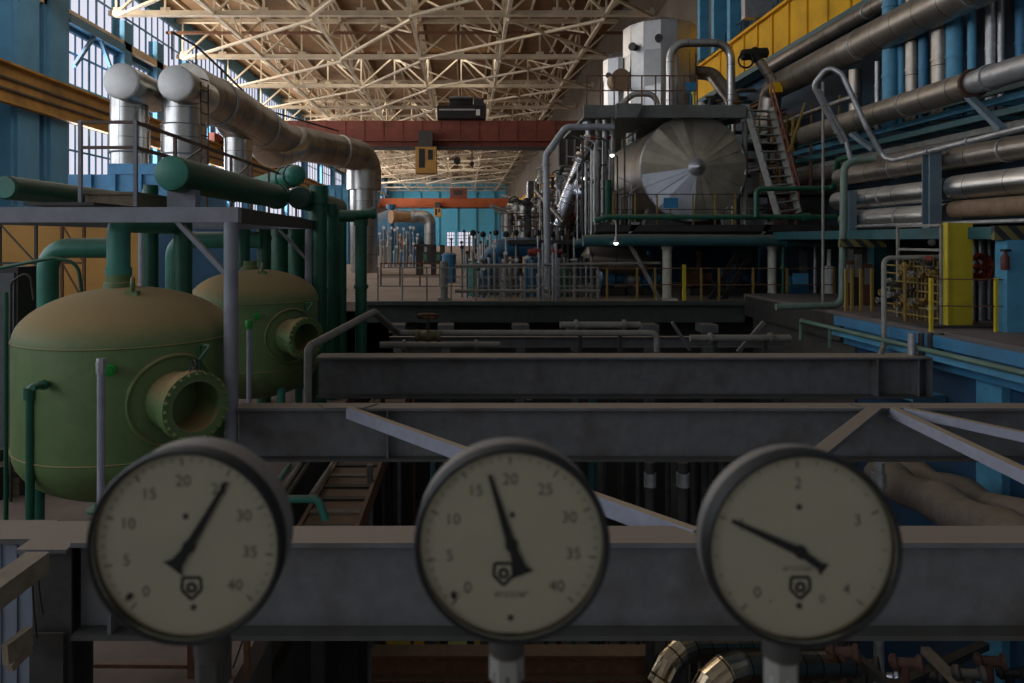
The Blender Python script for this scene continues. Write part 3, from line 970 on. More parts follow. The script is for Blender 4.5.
t = thing('deck_box', 'grey plank kick box on the platform behind the handrail', 'box', (-5.36, 11.5, zc + .14))
MB().box((-5.76, 10.62, zc + .14), (-4.98, 12.6, zc + .33)).build('body', WOOD, t, False)
MB().box((-5.8, 10.58, zc + .33), (-4.97, 12.63, zc + .37)).build('lid', WOOD, t, False)
t = thing('platform_handrail', 'brown handrail along the platform beside the silver ducts', 'railing', (-4.95, 13, zc + .1))
RAILBROWN = mat('brown rail paint', (96, 72, 62), .6, var=.2, scale=8, grime=.4)
for z in (1.77, 1.39):
    MB().bar((-5.78, 10.52, 10 + z), (-4.95, 10.52, 10 + z), .045).build('rail', RAILBROWN, t)
    MB().bar((-4.95, 10.52, 10 + z), (-4.95, 20.5, 10 + z), .05).build('rail', RAILBROWN, t)
for x, y in ((-5.78, 10.52),) + tuple((-4.95, 10.52 + 1.43 * k) for k in range(8)):
    MB().bar((x, y, zc + .1), (x, y, 11.8), .05).build('post', FRAMEGREY if y < 10.6 else RAILBROWN, t)
for y in (11.95, 14.81):
    MB().bar((-4.95, y, 11.25), (-4.95, y + 1.3, 11.75), .03).build('stay', RAILBROWN, t)

# ------------------------------------------------------------------ green pipework
pipe('green_pipe', 'green upright pipe entering the top of the first tank', [(TX - .13, T1, 9.54), (TX - .13, T1, 10.25), (TX - .13, 11.42, 10.25)], .15, TEALGREEN, .18, rings=((0, .05, 1.12, .1),))
pipe('green_pipe', 'slimmer green upright pipe behind the first tank, between two others', [(at(151, 0, 11.5).x, 11.5, 6), (at(151, 0, 11.5).x, 11.5, 10.9)], .115, DKGREEN)
pipe('green_pipe', 'green upright pipe just behind the shoulder of the first tank dome', [(at(183, 0, 11.5).x, 11.5, 6), (at(183, 0, 11.5).x, 11.5, 10.75)], .145, DKGREEN, rings=((0, .78, 1.06, .04),))
pipe('teal_elbow_pipe', 'teal pipe bending down behind the first tank against the ochre wall', [at(122, 248, 11.6), at(48, 248, 11.6), (at(48, 0, 11.6).x, 11.6, 6.0)], .165, TEALGREEN, .35, 18, rings=((1, .12, 1.03, .03),))
pipe('teal_elbow_pipe', 'small teal pipe bending down between the tanks', [at(262, 240, 17.0), at(174, 240, 17.0), (at(174, 0, 17).x, 17.0, 6.0)], .2, TEALGREEN, .4, 18)
for px, Y, r, zt, lab in ((243, 15.4, .15, 10.24, 'green upright pipe entering the dome of the second tank'), (264, 17.2, .17, 10.5, 'dark green upright pipe right behind the dome of the second tank'),
                          (281, 19.5, .28, 10.6, 'thick dark green standpipe behind the second tank, first of a pair'), (297, 19.0, .24, 10.55, 'thick dark green standpipe behind the second tank, second of a pair'),
                          (319, 16.6, .19, 11.15, 'tall dark green standpipe closest to the second tank edge'), (331, 17.6, .16, 10.9, 'tall dark green standpipe in the middle of the tight row'), (341, 18.8, .15, 10.8, 'tall dark green standpipe at the outer end of the tight row')):
    x = at(px, 0, Y).x
    z0 = 9.4 if px == 243 else 6.0
    pipe('green_pipe', lab, [(x, Y, z0), (x, Y, zt)], r, DKGREEN, rings=((0, .96, 1.18, .16), (0, .55, 1.1, .06)) if px > 300 else ((0, .9, 1.12, .1),))
pipe('green_pipe', 'single dark green standpipe with a side arm, apart from the row', [at(340, 216, 16.5), at(361, 216, 16.5), (at(361, 0, 16.5).x, 16.5, 6.4)], .14, DKGREEN, .15, 16, rings=((1, .02, 1.2, .3), (1, .4, 1.25, .08), (1, .8, 1.2, .06)))
pipe('green_stub', 'stubby dark green pipe end with a flange beside the lone standpipe', [at(355, 215, 16.3), at(376, 213, 16.3)], .11, DKGREEN, rings=((0, .85, 1.3, .08),))
a, b = V(-4.4, 10.5, 11.0), V(-4.4, 16.6, 11.02)
t = tag(MB().lathe(a, b - a, [(0, .01), (.0, .24), (.02, .265), (.04, .27), (6.0, .27)], 32).build('green_header_pipe', DKGREEN), 'thick green header pipe with a round end plate above the platform', 'pipe')
MB().lathe(a - V(0, .03, 0), (0, 1, 0), [(0, .24), (.01, .255), (.04, .255)], 32).build('end_plate', TEALGREEN, t)
MB().lathe((-4.4, 16.2, 11.02), (0, 1, 0), [(0, .3), (.2, .3)], 28).build('flange', DKGREEN, t)
t = thing('pipe_saddle', 'grey saddle under the thick green header pipe', 'support', (-4.4, 10.95, zc + .1))
MB().box((-4.62, 10.85, zc + .1), (-4.18, 11.05, 10.78)).build('pedestal', FRAMEGREY, t, False)
MB().box((-4.66, 10.8, 10.42), (-4.14, 11.1, zc + .14)).build('base_plate', FRAMEGREY, t, False)
a = V(-7.55, 11.5, 10.86)
t = tag(MB().lathe(a, (0, 1, 0), [(0, .01), (0, .17), (.03, .2), (5.5, .2)], 28).build('green_header_pipe', DKGREEN), 'green header pipe with a capped end at the photo edge over the tanks', 'pipe')
MB().lathe(a - V(0, .02, 0), (0, 1, 0), [(0, .17), (.03, .18)], 28).build('end_plate', TEALGREEN, t)
tag(MB().box((-7.0, 12.9, zc + .1), (-6.5, 13.2, 10.72)).build('pipe_saddle', FRAMEGREY), 'pale block supporting the capped green pipe by the photo edge', 'support')
a = V(-3.84, 16.2, 10.98)
t = tag(MB().lathe(a, (0, 1, 0), [(0, .01), (0, .24), (.03, .27), (5, .27)], 28).build('green_header_pipe', DKGREEN), 'green header pipe with end plate farther back next to the standpipes', 'pipe')
MB().lathe(a - V(0, .02, 0), (0, 1, 0), [(0, .24), (.03, .26)], 28).build('end_plate', mat('blackish green paint', (24, 60, 48), .5), t)
a, b = at(299, 174, 18.2), at(232, 194, 21.5)
d = (b - a)
t = tag(MB().lathe(a, d, [(0, .01), (.02, .15), (.07, .23), (.16, .27), (d.length, .27)], 28).build('green_header_pipe', TEALGREEN), 'teal green header pipe with a domed end under the silver duct', 'pipe')
for f in (.3, .75):
    MB().lathe(a + d.normalized() * f, d, [(0, .3), (.07, .3)], 28).build('flange', DKGREEN, t)
pipe('green_pipe', 'short capped green pipe end between the two header pipes', [(at(318, 0, 18.4).x, 18.4, 6.0), at(318, 186, 18.4)], .26, DKGREEN, rings=((0, .88, 1.08, .12),))
t = tag(MB().lathe(at(150, 210, 13), (0, 0, 1), [(0, .14), (.35, .14), (.45, .09), (.47, .01)], 18).build('green_dome_cap', TEALGREEN), 'small green domed cap peeking over the platform deck', 'cap')
# clutter of the tank bay
t = thing('switch_cabinet', 'tall dark grey cabinet standing at the photo edge behind the first tank', 'cabinet', (at(8, 0, 11.8).x, 12, 6.0))
a, b = at(-14, 330, 11.8), at(18, 267, 11.8)
MB().box((a.x, 11.8, 6.0), (b.x, 12.4, b.z)).build('body', DARKSTEEL, t, False)
MB().box((a.x + .05, 11.77, 6.3), (b.x - .05, 11.8, b.z - .1)).build('door', mat('cabinet grey', (84, 88, 90), .6), t, False)
pipe('thin_tube', 'thin hooped tube in front of the teal elbow pipe', [at(0, 268, 10.9), at(52, 258, 10.9), at(78, 262, 10.9), (at(83, 0, 10.9).x, 10.9, 9.0)], .028, DKGREEN, .25, 8)
pipe('thin_tube', 'thin bent tube rising beside the dark cabinet', [(at(11, 0, 10.7).x, 10.7, 6.0), at(11, 282, 10.7), at(30, 270, 10.7), at(34, 300, 10.7)], .02, DARKSTEEL, .1, 8)
a = at(26, 300, 12.6)
tag(MB().box((a.x - .12, 12.6, 6), (a.x + .12, 12.75, 9.35)).build('notice_stand', PLASTERW), 'narrow white panel standing before the ochre wall', 'panel')
tr = random.Random(3)
for i in range(26):
    a = at(tr.uniform(-14, 30), 470, tr.uniform(10.8, 13.2))
    s = tr.uniform(.06, .16)
    y = a.y
    mm = (RUST, WOOD, DARKSTEEL, PLASTERW, DARKSTEEL, RUST, BLACK, GALV)[i % 8]
    o = MB().lathe((a.x, y, 6.0), (0, 0, 1), [(0, s), (s * tr.uniform(2, 5), s * .9)], 6, a0=tr.uniform(0, 3)).bar((a.x - s * 2, y, 6.05), (a.x + s * 2, y + s, 6.05 + tr.uniform(.1, .4)), s * .5)
    tag(o.build('scrap_lump', mm, None, False), ['rusty', 'wooden', 'dark', 'white', 'dark', 'rusty', 'black', 'grey'][i % 8] + ' scrap lump in the heap beside the first tank', 'scrap', 'scrap heap beside the first tank')
# lattice staging in front of the ochre wall
for k, (x0, x1) in enumerate(((0, 36), (62, 84))):
    a, b = at(x0, 300, 20), at(x1, 224, 20)
    o = MB()
    for q in range(4):
        z = 6 + (b.z - 6) * (q + 1) / 4
        o.bar((a.x, 20, z), (b.x, 20, z), .06)
        o.bar((a.x, 20, z), (b.x, 20, 6 + (b.z - 6) * q / 4), .04)
    o.bar((a.x, 20, 6), (a.x, 20, b.z), .07).bar((b.x, 20, 6), (b.x, 20, b.z), .07)
    tag(o.build('scaffold_frame', RUST if k else DARKSTEEL), ['dark scaffold frame before the ochre wall by the photo edge', 'rusty scaffold frame seen through the teal pipe bend'][k], 'scaffold')

# ================================================================== SILVER DUCTS
a, b = at(68, 190, 24), at(196, 166, 24)
t = thing('blue_housing', 'bright blue steel housing under the silver ducts', 'housing', ((a.x + b.x) / 2, 25, 8.0))
MB().box((a.x, 24.0, 8.0), (b.x, 27, 12.25)).build('body', mat('housing blue paint', (88, 156, 202), .5, var=.15, scale=2, grime=.25), t, False)
MB().box((at(108, 0, 24).x, 23.95, 12.25), (b.x, 27, 12.62)).build('top_box', MATS['housing blue paint'], t, False)
for px in (90, 114, 140):
    x = at(px, 0, 24).x
    MB().box((x, 23.88, 8.2), (x + .1, 24, 12.25)).build('rib', MATS['housing blue paint'], t, False)
for k, (px, py, cx, w) in enumerate(((121, 81, 129.5, 19), (175.5, 83, 184, 21.5))):
    Yd = 24.0
    c = at(px, py, Yd)
    kx = Yd / F
    r = 17.8 * kx
    t = thing('silver_duct', ['silver capped duct with a round end plate, next to the bright window', 'silver capped duct with a round end plate, joined to the long bent duct'][k], 'duct', (c.x, 25, 12.63))
    MB().lathe(c, (0, 1, 0), [(0, r * .97), (.03, r), (2.6, r)], 40).build('drum', SILVER, t)
    e = MB()
    e.lathe(c - V(0, .06, 0), (0, 1, 0), [(.02, .02), (.03, r * .9), (.05, r * .97), (.08, r * 1.02), (.14, r * 1.02)], 32)
    e.build('end_plate', mat('end plate zinc', (206, 204, 200), .5, .45, var=.2, scale=1.2, grime=.25), t)
    Yc = 25.4
    q = at(cx, 168, Yc)
    rr = w * Yc / F
    col = MB().lathe((q.x, Yc, 12.63), (0, 0, 1), [(0, rr * .92), (c.z - 12.63 - 2.3, rr * .92), (c.z - 12.63 - 2.3, rr), (c.z - 12.63 - 1.25, rr), (c.z - 12.63 - 1.25, rr * .93), (c.z - 12.63 + .1, rr * .93)], 40)
    col.build('riser', SILVER, t)
    for dz in (1.25, 2.3):
        MB().torus((q.x, Yc, c.z - dz), (0, 0, 1), rr, .03, 40, 6).build('band', GALV, t)
    if k == 1:
        l = MB()
        for s in (-.2, .2):
            l.bar((q.x + rr + .15 + s * .3, Yc - .5 + s, 12.7), (q.x + rr + .15 + s * .3, Yc - .5 + s, c.z + .2), .04)
        for z in range(8):
            l.bar((q.x + rr + .09, Yc - .7, 12.9 + z * .4), (q.x + rr + .21, Yc - .3, 12.9 + z * .4), .035)
        l.build('ladder', DARKSTEEL, t)
# long bent duct
pts = [at(186, 88, 26.3), at(236, 112, 30.5), at(284, 142, 37), at(312, 146, 40), at(366, 157, 43.5), at(366, 190, 43.5)]
t = thing('long_silver_duct', 'long dull silver duct bending across the hall and down behind the green pipes', 'duct', (at(364, 0, 43.5).x, 43.5, 8.0))
MB().tube(pts, .95, 32, 1.7, True, 8).build('run', SILVERDK, t)
for i, f in ((0, .55), (1, .45), (3, .5)):
    p, q = pts[i], pts[i + 1]
    d = (q - p).normalized()
    MB().torus(p.lerp(q, f), d, .96, .06, 32, 8).build('band', GALV, t)
b0 = at(364, 178, 43.5)
MB().lathe((b0.x, 43.5, 0 + at(0, 190, 43.5).z), (0, 0, 1), [(0, 1.06), (1.15, 1.06), (1.25, .98), (1.5, .98)], 12, a0=PI / 12).build('collar', SILVER, t)
MB().lathe((b0.x, 43.5, 8.0), (0, 0, 1), [(0, .86), (at(0, 190, 43.5).z - 8, .86)], 12, a0=PI / 12).build('drop_leg', SILVER, t)
c = at(236, 128, 32)
MB().lathe(c + V(.1, 0, .4), (0, 0, -1), [(0, 1.15), (.5, .95), (.9, .62), (3.2, .6)], 28).build('branch', SILVER, t)
pipe('duct_elbow', 'mitred silver elbow tucked under the long bent duct', [at(256, 134, 34.5), at(270, 156, 35.5), at(292, 150, 37), at(300, 138, 38)], .7, SILVER, .9, 24, rings=((1, .5, 1.05, .12),), arc=4)
t = thing('duct_walkway_rail', 'thin dark handrail along the top of the long bent duct', 'railing', at(250, 90, 31))
pp = [(172, 32, 25.5), (196, 46, 27), (222, 70, 30), (258, 106, 34.5), (276, 113, 36), (338, 131, 42)]
MB().tube([at(*q) for q in pp], .05, 6).build('rail', DARKSTEEL, t)
for q in pp:
    p = at(*q)
    MB().bar(p, p - V(0, 0, 1.0), .05).build('post', DARKSTEEL, t)
tag(MB().box((-10.2, 23.0, 6.0), (-4.35, 23.2, 10.35)).build('blue_screen_wall', BLUEDARK, None, False), 'dark blue screen wall behind the second tank', 'screen')

# ================================================================== BIG HEATER AND ITS STEELWORK
YH = 24.0
hc = V(7.85, YH, 12.47)
t = thing('heater_vessel', 'huge horizontal silver heater with a gored round end facing the pit', 'vessel', (hc.x, 27.5, 10.5))
Rh = 1.8
MB().lathe(hc + V(0, .12, 0), (0, 1, 0), [(0, Rh), (7.5, Rh), (8.1, Rh * .8), (8.4, .02)], 48, False).build('shell', SILVERDK, t)
rg = random.Random(5)
g = MB()
n = 26
g2 = MB()
for i in range(n):
    a0, a1 = 2 * PI * i / n, 2 * PI * (i + 1) / n
    r0 = .3
    tw = rg.uniform(-.05, .05)
    p = []
    for a, r, dy in ((a0, r0, -.30), (a0, Rh * 1.01, .05 + tw), (a1, Rh * 1.01, .05 - tw), (a1, r0, -.30)):
        p.append(hc + V(math.sin(a) * r, dy, math.cos(a) * r))
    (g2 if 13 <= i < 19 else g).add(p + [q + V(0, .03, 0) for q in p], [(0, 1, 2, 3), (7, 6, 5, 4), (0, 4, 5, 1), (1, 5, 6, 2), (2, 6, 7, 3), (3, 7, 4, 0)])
gore = mat('gored end sheet', (178, 168, 150), .42, .6, var=.22, scale=1.5, bump=.15, grime=.4)
e = g.build('end_cover', gore, t, False)
x_ = g2.build('painted_reflection_sheets', mat('painted reflection sheet', (204, 208, 216), .4, .4, var=.12, scale=2, bump=.2), t, False)  # lower-left sheets coloured brighter to stand for reflected windows
x_['label'] = 'silver sheets with a window reflection painted in'
MB().lathe(hc + V(0, -.30, 0), (0, -1, 0), [(0, .31), (.02, .26), (.26, .05), (.3, .01)], 24).build('nose_cone', GALV, e)
MB().torus(hc + V(0, .1, 0), (0, 1, 0), Rh, .05, 56, 8).build('rim_band', GALV, t)
for y in (25.2, 30):
    MB().prism([(hc.x - 1.4, y, 10.5), (hc.x + 1.4, y, 10.5), (hc.x + 1.2, y, 11.2), (hc.x - 1.2, y, 11.2)], (0, .5, 0)).build('saddle', GREYBEAM, t, False)
a = at(671, 203, 23.2)
t = thing('blue_plate', 'small blue plate on a post before the big heater end', 'sign', a)
MB().box((a.x - .24, 23.2, a.z - .17), (a.x + .24, 23.23, a.z + .17)).build('plate', SIGNBLUE, t, False)
MB().bar((a.x, 23.26, a.z + .1), (a.x, 23.26, 10.6), .04).build('post', PIPEGREY, t)

# upper deck beam above the heater
t = thing('upper_platform', 'grey-green platform carrying the tall silver vessels above the heater', 'platform', (6.5, 26, 13.9))
x0, x1 = at(584, 0, 23.4).x, at(746, 0, 23.4).x
z1, z0 = at(0, 105, 23.4).z, at(0, 117.5, 23.4).z
DKGREY = mat('grey green platform paint', (96, 100, 94), .7, var=.2, scale=3, dust=.6, grime=.4)
MB().box((x0, 23.4, z0), (x1, 23.55, z1)).build('front_fascia', DKGREY, t, False)
MB().box((x0 + .3, 23.55, z1 - .12), (x1, 30.5, z1 - .02)).build('deck', DKGREY, t, False)
MB().box((x1 - .15, 23.55, z0), (x1, 30.5, z1 - .12)).build('side_fascia', DKGREY, t, False)
a, b = at(616, 118, 23.2), at(641, 104, 23.2)
MB().prism([(a.x, 23.1, a.z), (b.x - .15, 23.1, a.z), (b.x, 23.1, b.z - .12), (b.x, 23.1, b.z), (a.x, 23.1, b.z)], (0, .3, 0)).build('bracket_box', DKGREY, t, False)
for px, yy in ((598, 24), (612, 26), (745, 24.3), (590, 30), (738, 30)):
    x = at(px, 0, yy).x
    MB().tube([(x, yy, 10.55), (x, yy, z0 + .01)], .09, 12).build('column', PIPEGREY, t)
t = thing('upper_handrail', 'thin brown handrail along the edge of the upper vessel platform', 'railing', (6.6, 23.5, z1))
for z in (.5, 1.0):
    MB().bar((x0 + .1, 23.5, z1 + z), (x1 - 1.6, 23.5, z1 + z), .035).build('rail', RUST, t)
for k in range(9):
    x = x0 + .1 + k * (x1 - x0 - 1.7) / 8
    MB().bar((x, 23.5, z1), (x, 23.5, z1 + 1.0), .04).build('post', RUST, t)
# tall vessels
Yv = 28.0
kv = Yv / F
zb = z1 - .02


def clad_vessel(label, pcx, rpx, ptop, seg, Y, fit):
    k = Y / F
    c = at(pcx, 0, Y)
    r = rpx * k
    zt = at(0, ptop, Y).z
    t = thing('clad_vessel', label, 'vessel', (c.x, Y, zb))
    h = zt - zb
    rv = random.Random(seg)
    mb = MB()
    for i in range(seg):                     # cladding sheets in facets
        a0, a1 = 2 * PI * i / seg, 2 * PI * (i + 1) / seg
        for j, (f0, f1) in enumerate(((0, .37), (.37, .72), (.72, 1))):
            o = rv.uniform(-.03, .03)
            ps = []
            for a, f, s in ((a0, f0, o), (a1, f0, -o), (a1, f1 + .01, -o), (a0, f1 + .01, o)):
                ps.append(V(c.x + (r + s + .015 * j) * math.cos(a), Y + (r + s + .015 * j) * math.sin(a), zb + h * f))
            mb.add(ps, [(0, 1, 2, 3)], [[(0, 0), (.9, 0), (.9, 1), (0, 1)]])
    mb.build('cladding', mat('bright clad sheet', (184, 181, 178), .36, .9, var=.15, scale=1.2, bump=.2, grime=.3), t, False)
    MB().lathe((c.x, Y, zt - .02), (0, 0, 1), [(0, r * 1.03), (.05, r * 1.03), (.35, r * .5), (.42, .02)], seg, False).build('roof', MATS['bright clad sheet'], t, False)
    MB().lathe((c.x, Y, zb), (0, 0, 1), [(0, r * .96), (h, r * .96)], seg).build('core', DARKSTEEL, t, False)
    for (fx, fy, fr) in fit:
        p = at(fx, fy, Y)
        dx = (p.x - c.x)
        p.y = Y - math.sqrt(max(r * r - dx * dx, .01)) - .02
        MB().lathe(p, V(dx * .7, p.y - Y, 0), [(-.1, fr * .8), (.16, fr * .8), (.16, fr), (.22, fr)], 14).build('stub', DARKSTEEL, t)
    return t, c, r


t, c, r = clad_vessel('tall bright silver-clad vessel on the upper platform', 659, 35, 31, 14, Yv, ((630, 53, .16), (649, 49, .15)))
t, c, r = clad_vessel('lower silver-clad vessel tucked against the taller one', 620, 16.5, 62, 10, 29.0, ((608, 79, .12),))
p = at(620, 80, 27.6)
MB().lathe(p, (.2, -1, 0), [(-.5, .34), (.1, .34), (.1, .42), (.16, .42)], 24).build('manhole', mat('tan manhole paint', (140, 112, 84), .7), t)
pipe('silver_portal_pipe', 'tall silver pipe arch standing in front of the bright vessel', [at(670, 107, 26), at(670, 43, 26), at(731, 43, 26), at(731, 107, 26)], .15, SILVER, .6, 18, rings=((0, .1, 1.2, .05), (2, .9, 1.2, .05)), ringmat=GALV)
pipe('silver_arch_pipe', 'low silver pipe hoop at the foot of the bright vessel', [at(619, 107, 24.5), at(633, 94, 24.5), at(654, 94, 24.5), at(658, 107, 24.5)], .1, SILVER, .4, 14)
pipe('dull_elbow_duct', 'thick dull pipe falling from the vessel towards the yellow beam', [at(690, 72, 29), at(712, 74, 28.5), at(733, 100, 27.5), (at(733, 0, 27.5).x, 27.5, zb + .1)], .28, SILVERDK, .6, 18)
a = at(690, 88, 26.2)
tag(MB().box((a.x - .19, 26.1, a.z - .2), (a.x + .19, 26.13, a.z + .2)).bar((a.x, 26.15, a.z), (a.x, 26.15, zb), .05).build('blue_plate', SIGNBLUE), 'small blue plate on the upper platform beside the bright vessel', 'sign')
tag(MB().lathe((at(701, 0, 25).x, 25, zb), (0, 0, 1), [(0, .16), (.35, .17), (.38, .1), (.42, .1)], 14).build('white_canister', PLASTERW), 'small white canister standing on the upper platform', 'canister')
tag(MB().lathe((at(694, 0, 24.6).x, 24.6, zb), (0, 0, 1), [(0, .05), (.6, .05), (.62, .09), (.7, .09)], 10).build('yellow_stub', CABYELLOW), 'short yellow stub on the upper platform beside the white canister', 'pipe')
for i, (px, h) in enumerate(((710, .7), (719, .55), (738, .5))):
    x = at(px, 0, 25.4).x
    t = thing('hand_valve', ['dark hand valve on the upper platform under the dull duct', 'dark hand valve on the upper platform next to the silver arch leg', 'dark hand valve at the stair end of the upper platform'][i], 'valve', (x, 25.4, zb))
    MB().lathe((x, 25.4, zb), (0, 0, 1), [(0, .14), (.1, .14), (.12, .07), (h * .6, .1), (h, .03)], 12).build('body', DARKSTEEL, t)
    MB().torus((x, 25.4, zb + h), (0, 0, 1), .16, .025, 16, 6).bar((x - .15, 25.4, zb + h), (x + .15, 25.4, zb + h), .03).build('handwheel', BRASS, t)


# ------------------------------------------------------------------ stairs
def stair(label, pl0, pl1, pr0, pr1, Y0, Y1, n, m=PIPEGREY, rail=True):
    A0, A1, B0, B1 = at(*pl0, Y0), at(*pl1, Y1), at(*pr0, Y0), at(*pr1, Y1)
    t = thing('steel_stair', label, 'stairs', (A1 + B1) / 2)
    MB().bar(A0, A1, .05, .22).build('stringer', m, t, False)
    MB().bar(B0, B1, .05, .22).build('stringer', m, t, False)
    for i in range(n):
        f = (i + .5) / n
        p, q = A0.lerp(A1, f), B0.lerp(B1, f)
        MB().bar(p, q, .22, .035).build('tread', m, t, False)
    if rail:
        up = V(0, 0, .95)
        for s, (P, Q) in (('b', (B0, B1)),):
            r = MB().bar(P + up, Q + up, .04).bar(P + up * .5, Q + up * .5, .03)
            for i in range(6):
                p = P.lerp(Q, i / 5)
                r.bar(p, p + up, .035)
            for i in range(5):
                r.bar(P.lerp(Q, i / 5) + up * .5, P.lerp(Q, (i + 1) / 5) + up, .02)
            r.build('handrail', mat('faded orange rail', (122, 74, 54), .75, grime=.4), t)
    return t


stair('long grey stair with faded orange rails climbing beside the heater end', (746, 106), (778, 216), (771, 108), (799, 213), 23.6, 22.7, 13)
stair('short stair leading from the operating floor up under the heater platform', (748, 236), (709, 303), (762, 236), (721, 304), 24.2, 23.6, 8, DARKSTEEL, False)
tag(MB().bar(at(805, 103, 22.6), at(789, 152, 22.6), .06).build('yellow_pole', YELPOST), 'thin yellow pole leaning beside the long grey stair', 'pole')
pipe('thin_silver_pipe', 'thin upright silver pipe between the long stair and the pipe loop', [at(823, 82, 18.5), (at(823, 0, 18.5).x, 18.5, 8.27)], .035, PIPEGREY, 0, 10)
for i, (px, y0, y1) in enumerate(((793, 118, 200), (812, 105, 190), (840, 95, 140))):
    tag(MB().bar(at(px, y0, 23), at(px - 2, y1, 23), .06).build('yellow_pole', YELPOST if i != 1 else RUST), ['yellow upright pole right of the long stair treads', 'rusty upright pole next to the thin silver pipe', 'short yellow upright pole below the thick silver pipe'][i].replace('right of', 'beside'), 'pole')

# ------------------------------------------------------------------ middle platform, teal pipe, railings
t = thing('heater_platform', 'dark platform the big heater lies on, over white posts', 'platform', (7.4, 27, 10.1))
x0, x1 = at(596, 0, 22.9).x, at(845, 0, 22.9).x
MB().box((x0, 22.9, 10.28), (x1, 33, 10.5)).build('deck', DARKSTEEL, t, False)
for y in (23.2, 27, 31):
    MB().ibeam((x0, y, 10.1), (x1, y, 10.1), .25, .34).build('beam', DARKSTEEL, t, False)
for px, r in ((667, .15), (772, .135)):
    x = at(px, 0, 23.2).x
    MB().tube([(x, 23.2, 8.0), (x, 23.2, 9.95)], r, 16).build('post', CREAMPOST, t)
    MB().box((x - .28, 22.95, 8.0), (x + .28, 23.45, 8.08)).build('post_foot', CREAMPOST, t, False)
    MB().lathe((x, 23.2, 9.7), (0, 0, 1), [(0, r * 1.3), (.08, r * 1.3)], 14).build('post_cap', CREAMPOST, t)
MB().bar(at(629, 243, 22.95), at(662, 304, 22.95), .14, .1).build('knee_brace', PIPEGREY, t, False)
for px in (632, 766):
    a = at(px, 222, 22.9)
    MB().prism([a, a + V(.28, 0, 0), a + V(.1, 0, -.25), a + V(-.12, 0, -.42)], (0, .08, 0)).build('bracket', GALV, t, False)
pipe('teal_pipe', 'long teal pipe lying across the front of the heater platform', [at(583, 241, 22.6), at(620, 240, 22.6), at(886, 241, 22.6)], .19, TEAL, .3, 18, rings=((1, .62, 1.15, .08),))
pipe('green_rail_pipe', 'dark green pipe running level before the heater just over the platform edge', [at(595, 221, 22.4), at(606, 217, 22.4), at(836, 217, 22.4)], .085, DKGREEN, .2, 12, rings=((1, .28, 1.5, .1), (1, .87, 1.6, .22)))
pipe('green_rail_pipe', 'dark green pipe hooped over the foot of the long stair', [at(756, 217, 22.2), at(756, 189, 22.2), at(834, 188, 22.2), at(838, 160, 21), at(848, 157, 20), at(866, 159, 19)], .08, DKGREEN, .15, 12)
pipe('grey_frame_pipe', 'grey-green pipe rising from the floor edge beside the stair', [at(776, 307, 17.6), at(842, 305, 17.6), at(844, 166, 17.6), at(856, 160, 17.6), at(876, 158, 17.4)], .085, mat('grey green pipe paint', (98, 116, 104), .55, var=.2, scale=4, grime=.3), .25, 14)
# yellow posts with two thin rails along the floor edge
t = thing('edge_railing', 'railing of thin yellow posts along the floor edge under the heater platform', 'railing', (8, 22.75, 8.0))
for px in (607, 637, 655, 684, 701, 719, 753, 787, 822, 834):
    x = at(px, 0, 22.75).x
    MB().bar((x, 22.75, 8.0), (x, 22.75, 9.1 if px != 684 else 9.2), .06 if px != 684 else .1).build('post', YELPOST if px != 684 else CABYELLOW, t)
for z in (8.55, 9.08):
    MB().bar((at(600, 0, 22.75).x, 22.75, z), (at(838, 0, 22.75).x, 22.75, z), .03).build('rail', RUST, t)
t = thing('edge_railing', 'thin grey railing along the floor edge before the blue machines', 'railing', (0, 22.75, 8.0))
xa, xb = at(378, 0, 22.75).x, at(598, 0, 22.75).x
for k in range(10):
    x = xa + (xb - xa) * k / 9
    MB().bar((x, 22.75, 8.0), (x, 22.75, 9.1), .05).build('post', PIPEGREY, t)
for z in (8.5, 8.8, 9.1):
    MB().bar((xa, 22.75, z), (xb, 22.75, z), .035).build('rail', PIPEGREY, t)
tag(MB().box((-3.3, 22.5, 7.35), (9.0, 22.6, 8.04)).box((-3.3, 22.3, 7.92), (9.0, 22.5, 8.04)).build('edge_girder', mat('green black steel', (52, 62, 54), .7, var=.25, scale=4, dust=.5, dustcol=(92, 84, 66)), None, False), 'dark girder edging the operating floor behind the pit', 'girder')
for i, px in enumerate((398, 446, 520, 575, 648, 706, 770)):
    x = at(px, 0, 22.2).x
    tag(MB().box((x - .13, 21.9, 0), (x + .13, 22.25, 7.1)).box((x - .25, 21.8, 7.1), (x + .25, 22.49, 7.35)).build('pit_column', GREYBEAM, None, False), 'dark pit column under the operating floor edge', 'column', 'pit columns under the floor edge')
tag(MB().ibeam((-2.1, 19.6, 7.15), (8.9, 19.6, 7.15), .2, .3).build('pit_beam', GREYBEAM, None, False), 'dark slim beam deep in the pit behind the long grey pipe', 'beam')
pipe('grey_handrail_pipe', 'grey pipe rail rising beside the third beam and running level across the pit', [at(308, 402, 12.6), at(308, 347, 12.6), at(374, 312, 14.5), at(398, 333, 17), at(657, 333, 17), at(657, 352, 17)], .075, PIPEGREY, .15, 12)
t = thing('hand_valve', 'hand valve with orange wheel on the level grey pit pipe', 'valve', at(428, 345, 16.8))
a = at(428, 336, 16.8)
MB().lathe(a - V(.3, 0, 0), (1, 0, 0), [(0, .14), (.08, .14), (.1, .08), (.3, .15), (.5, .08), (.52, .14), (.6, .14)], 14).build('body', mat('olive valve paint', (92, 86, 52), .6, grime=.4), t)
MB().tube([a, a + V(0, 0, .5)], .035, 8).build('spindle', DARKSTEEL, t)
MB().torus(a + V(0, 0, .48), (0, .3, 1), .24, .035, 20, 6).bar(a + V(-.22, 0, .48), a + V(.22, 0, .48), .04).build('handwheel', RUST, t)
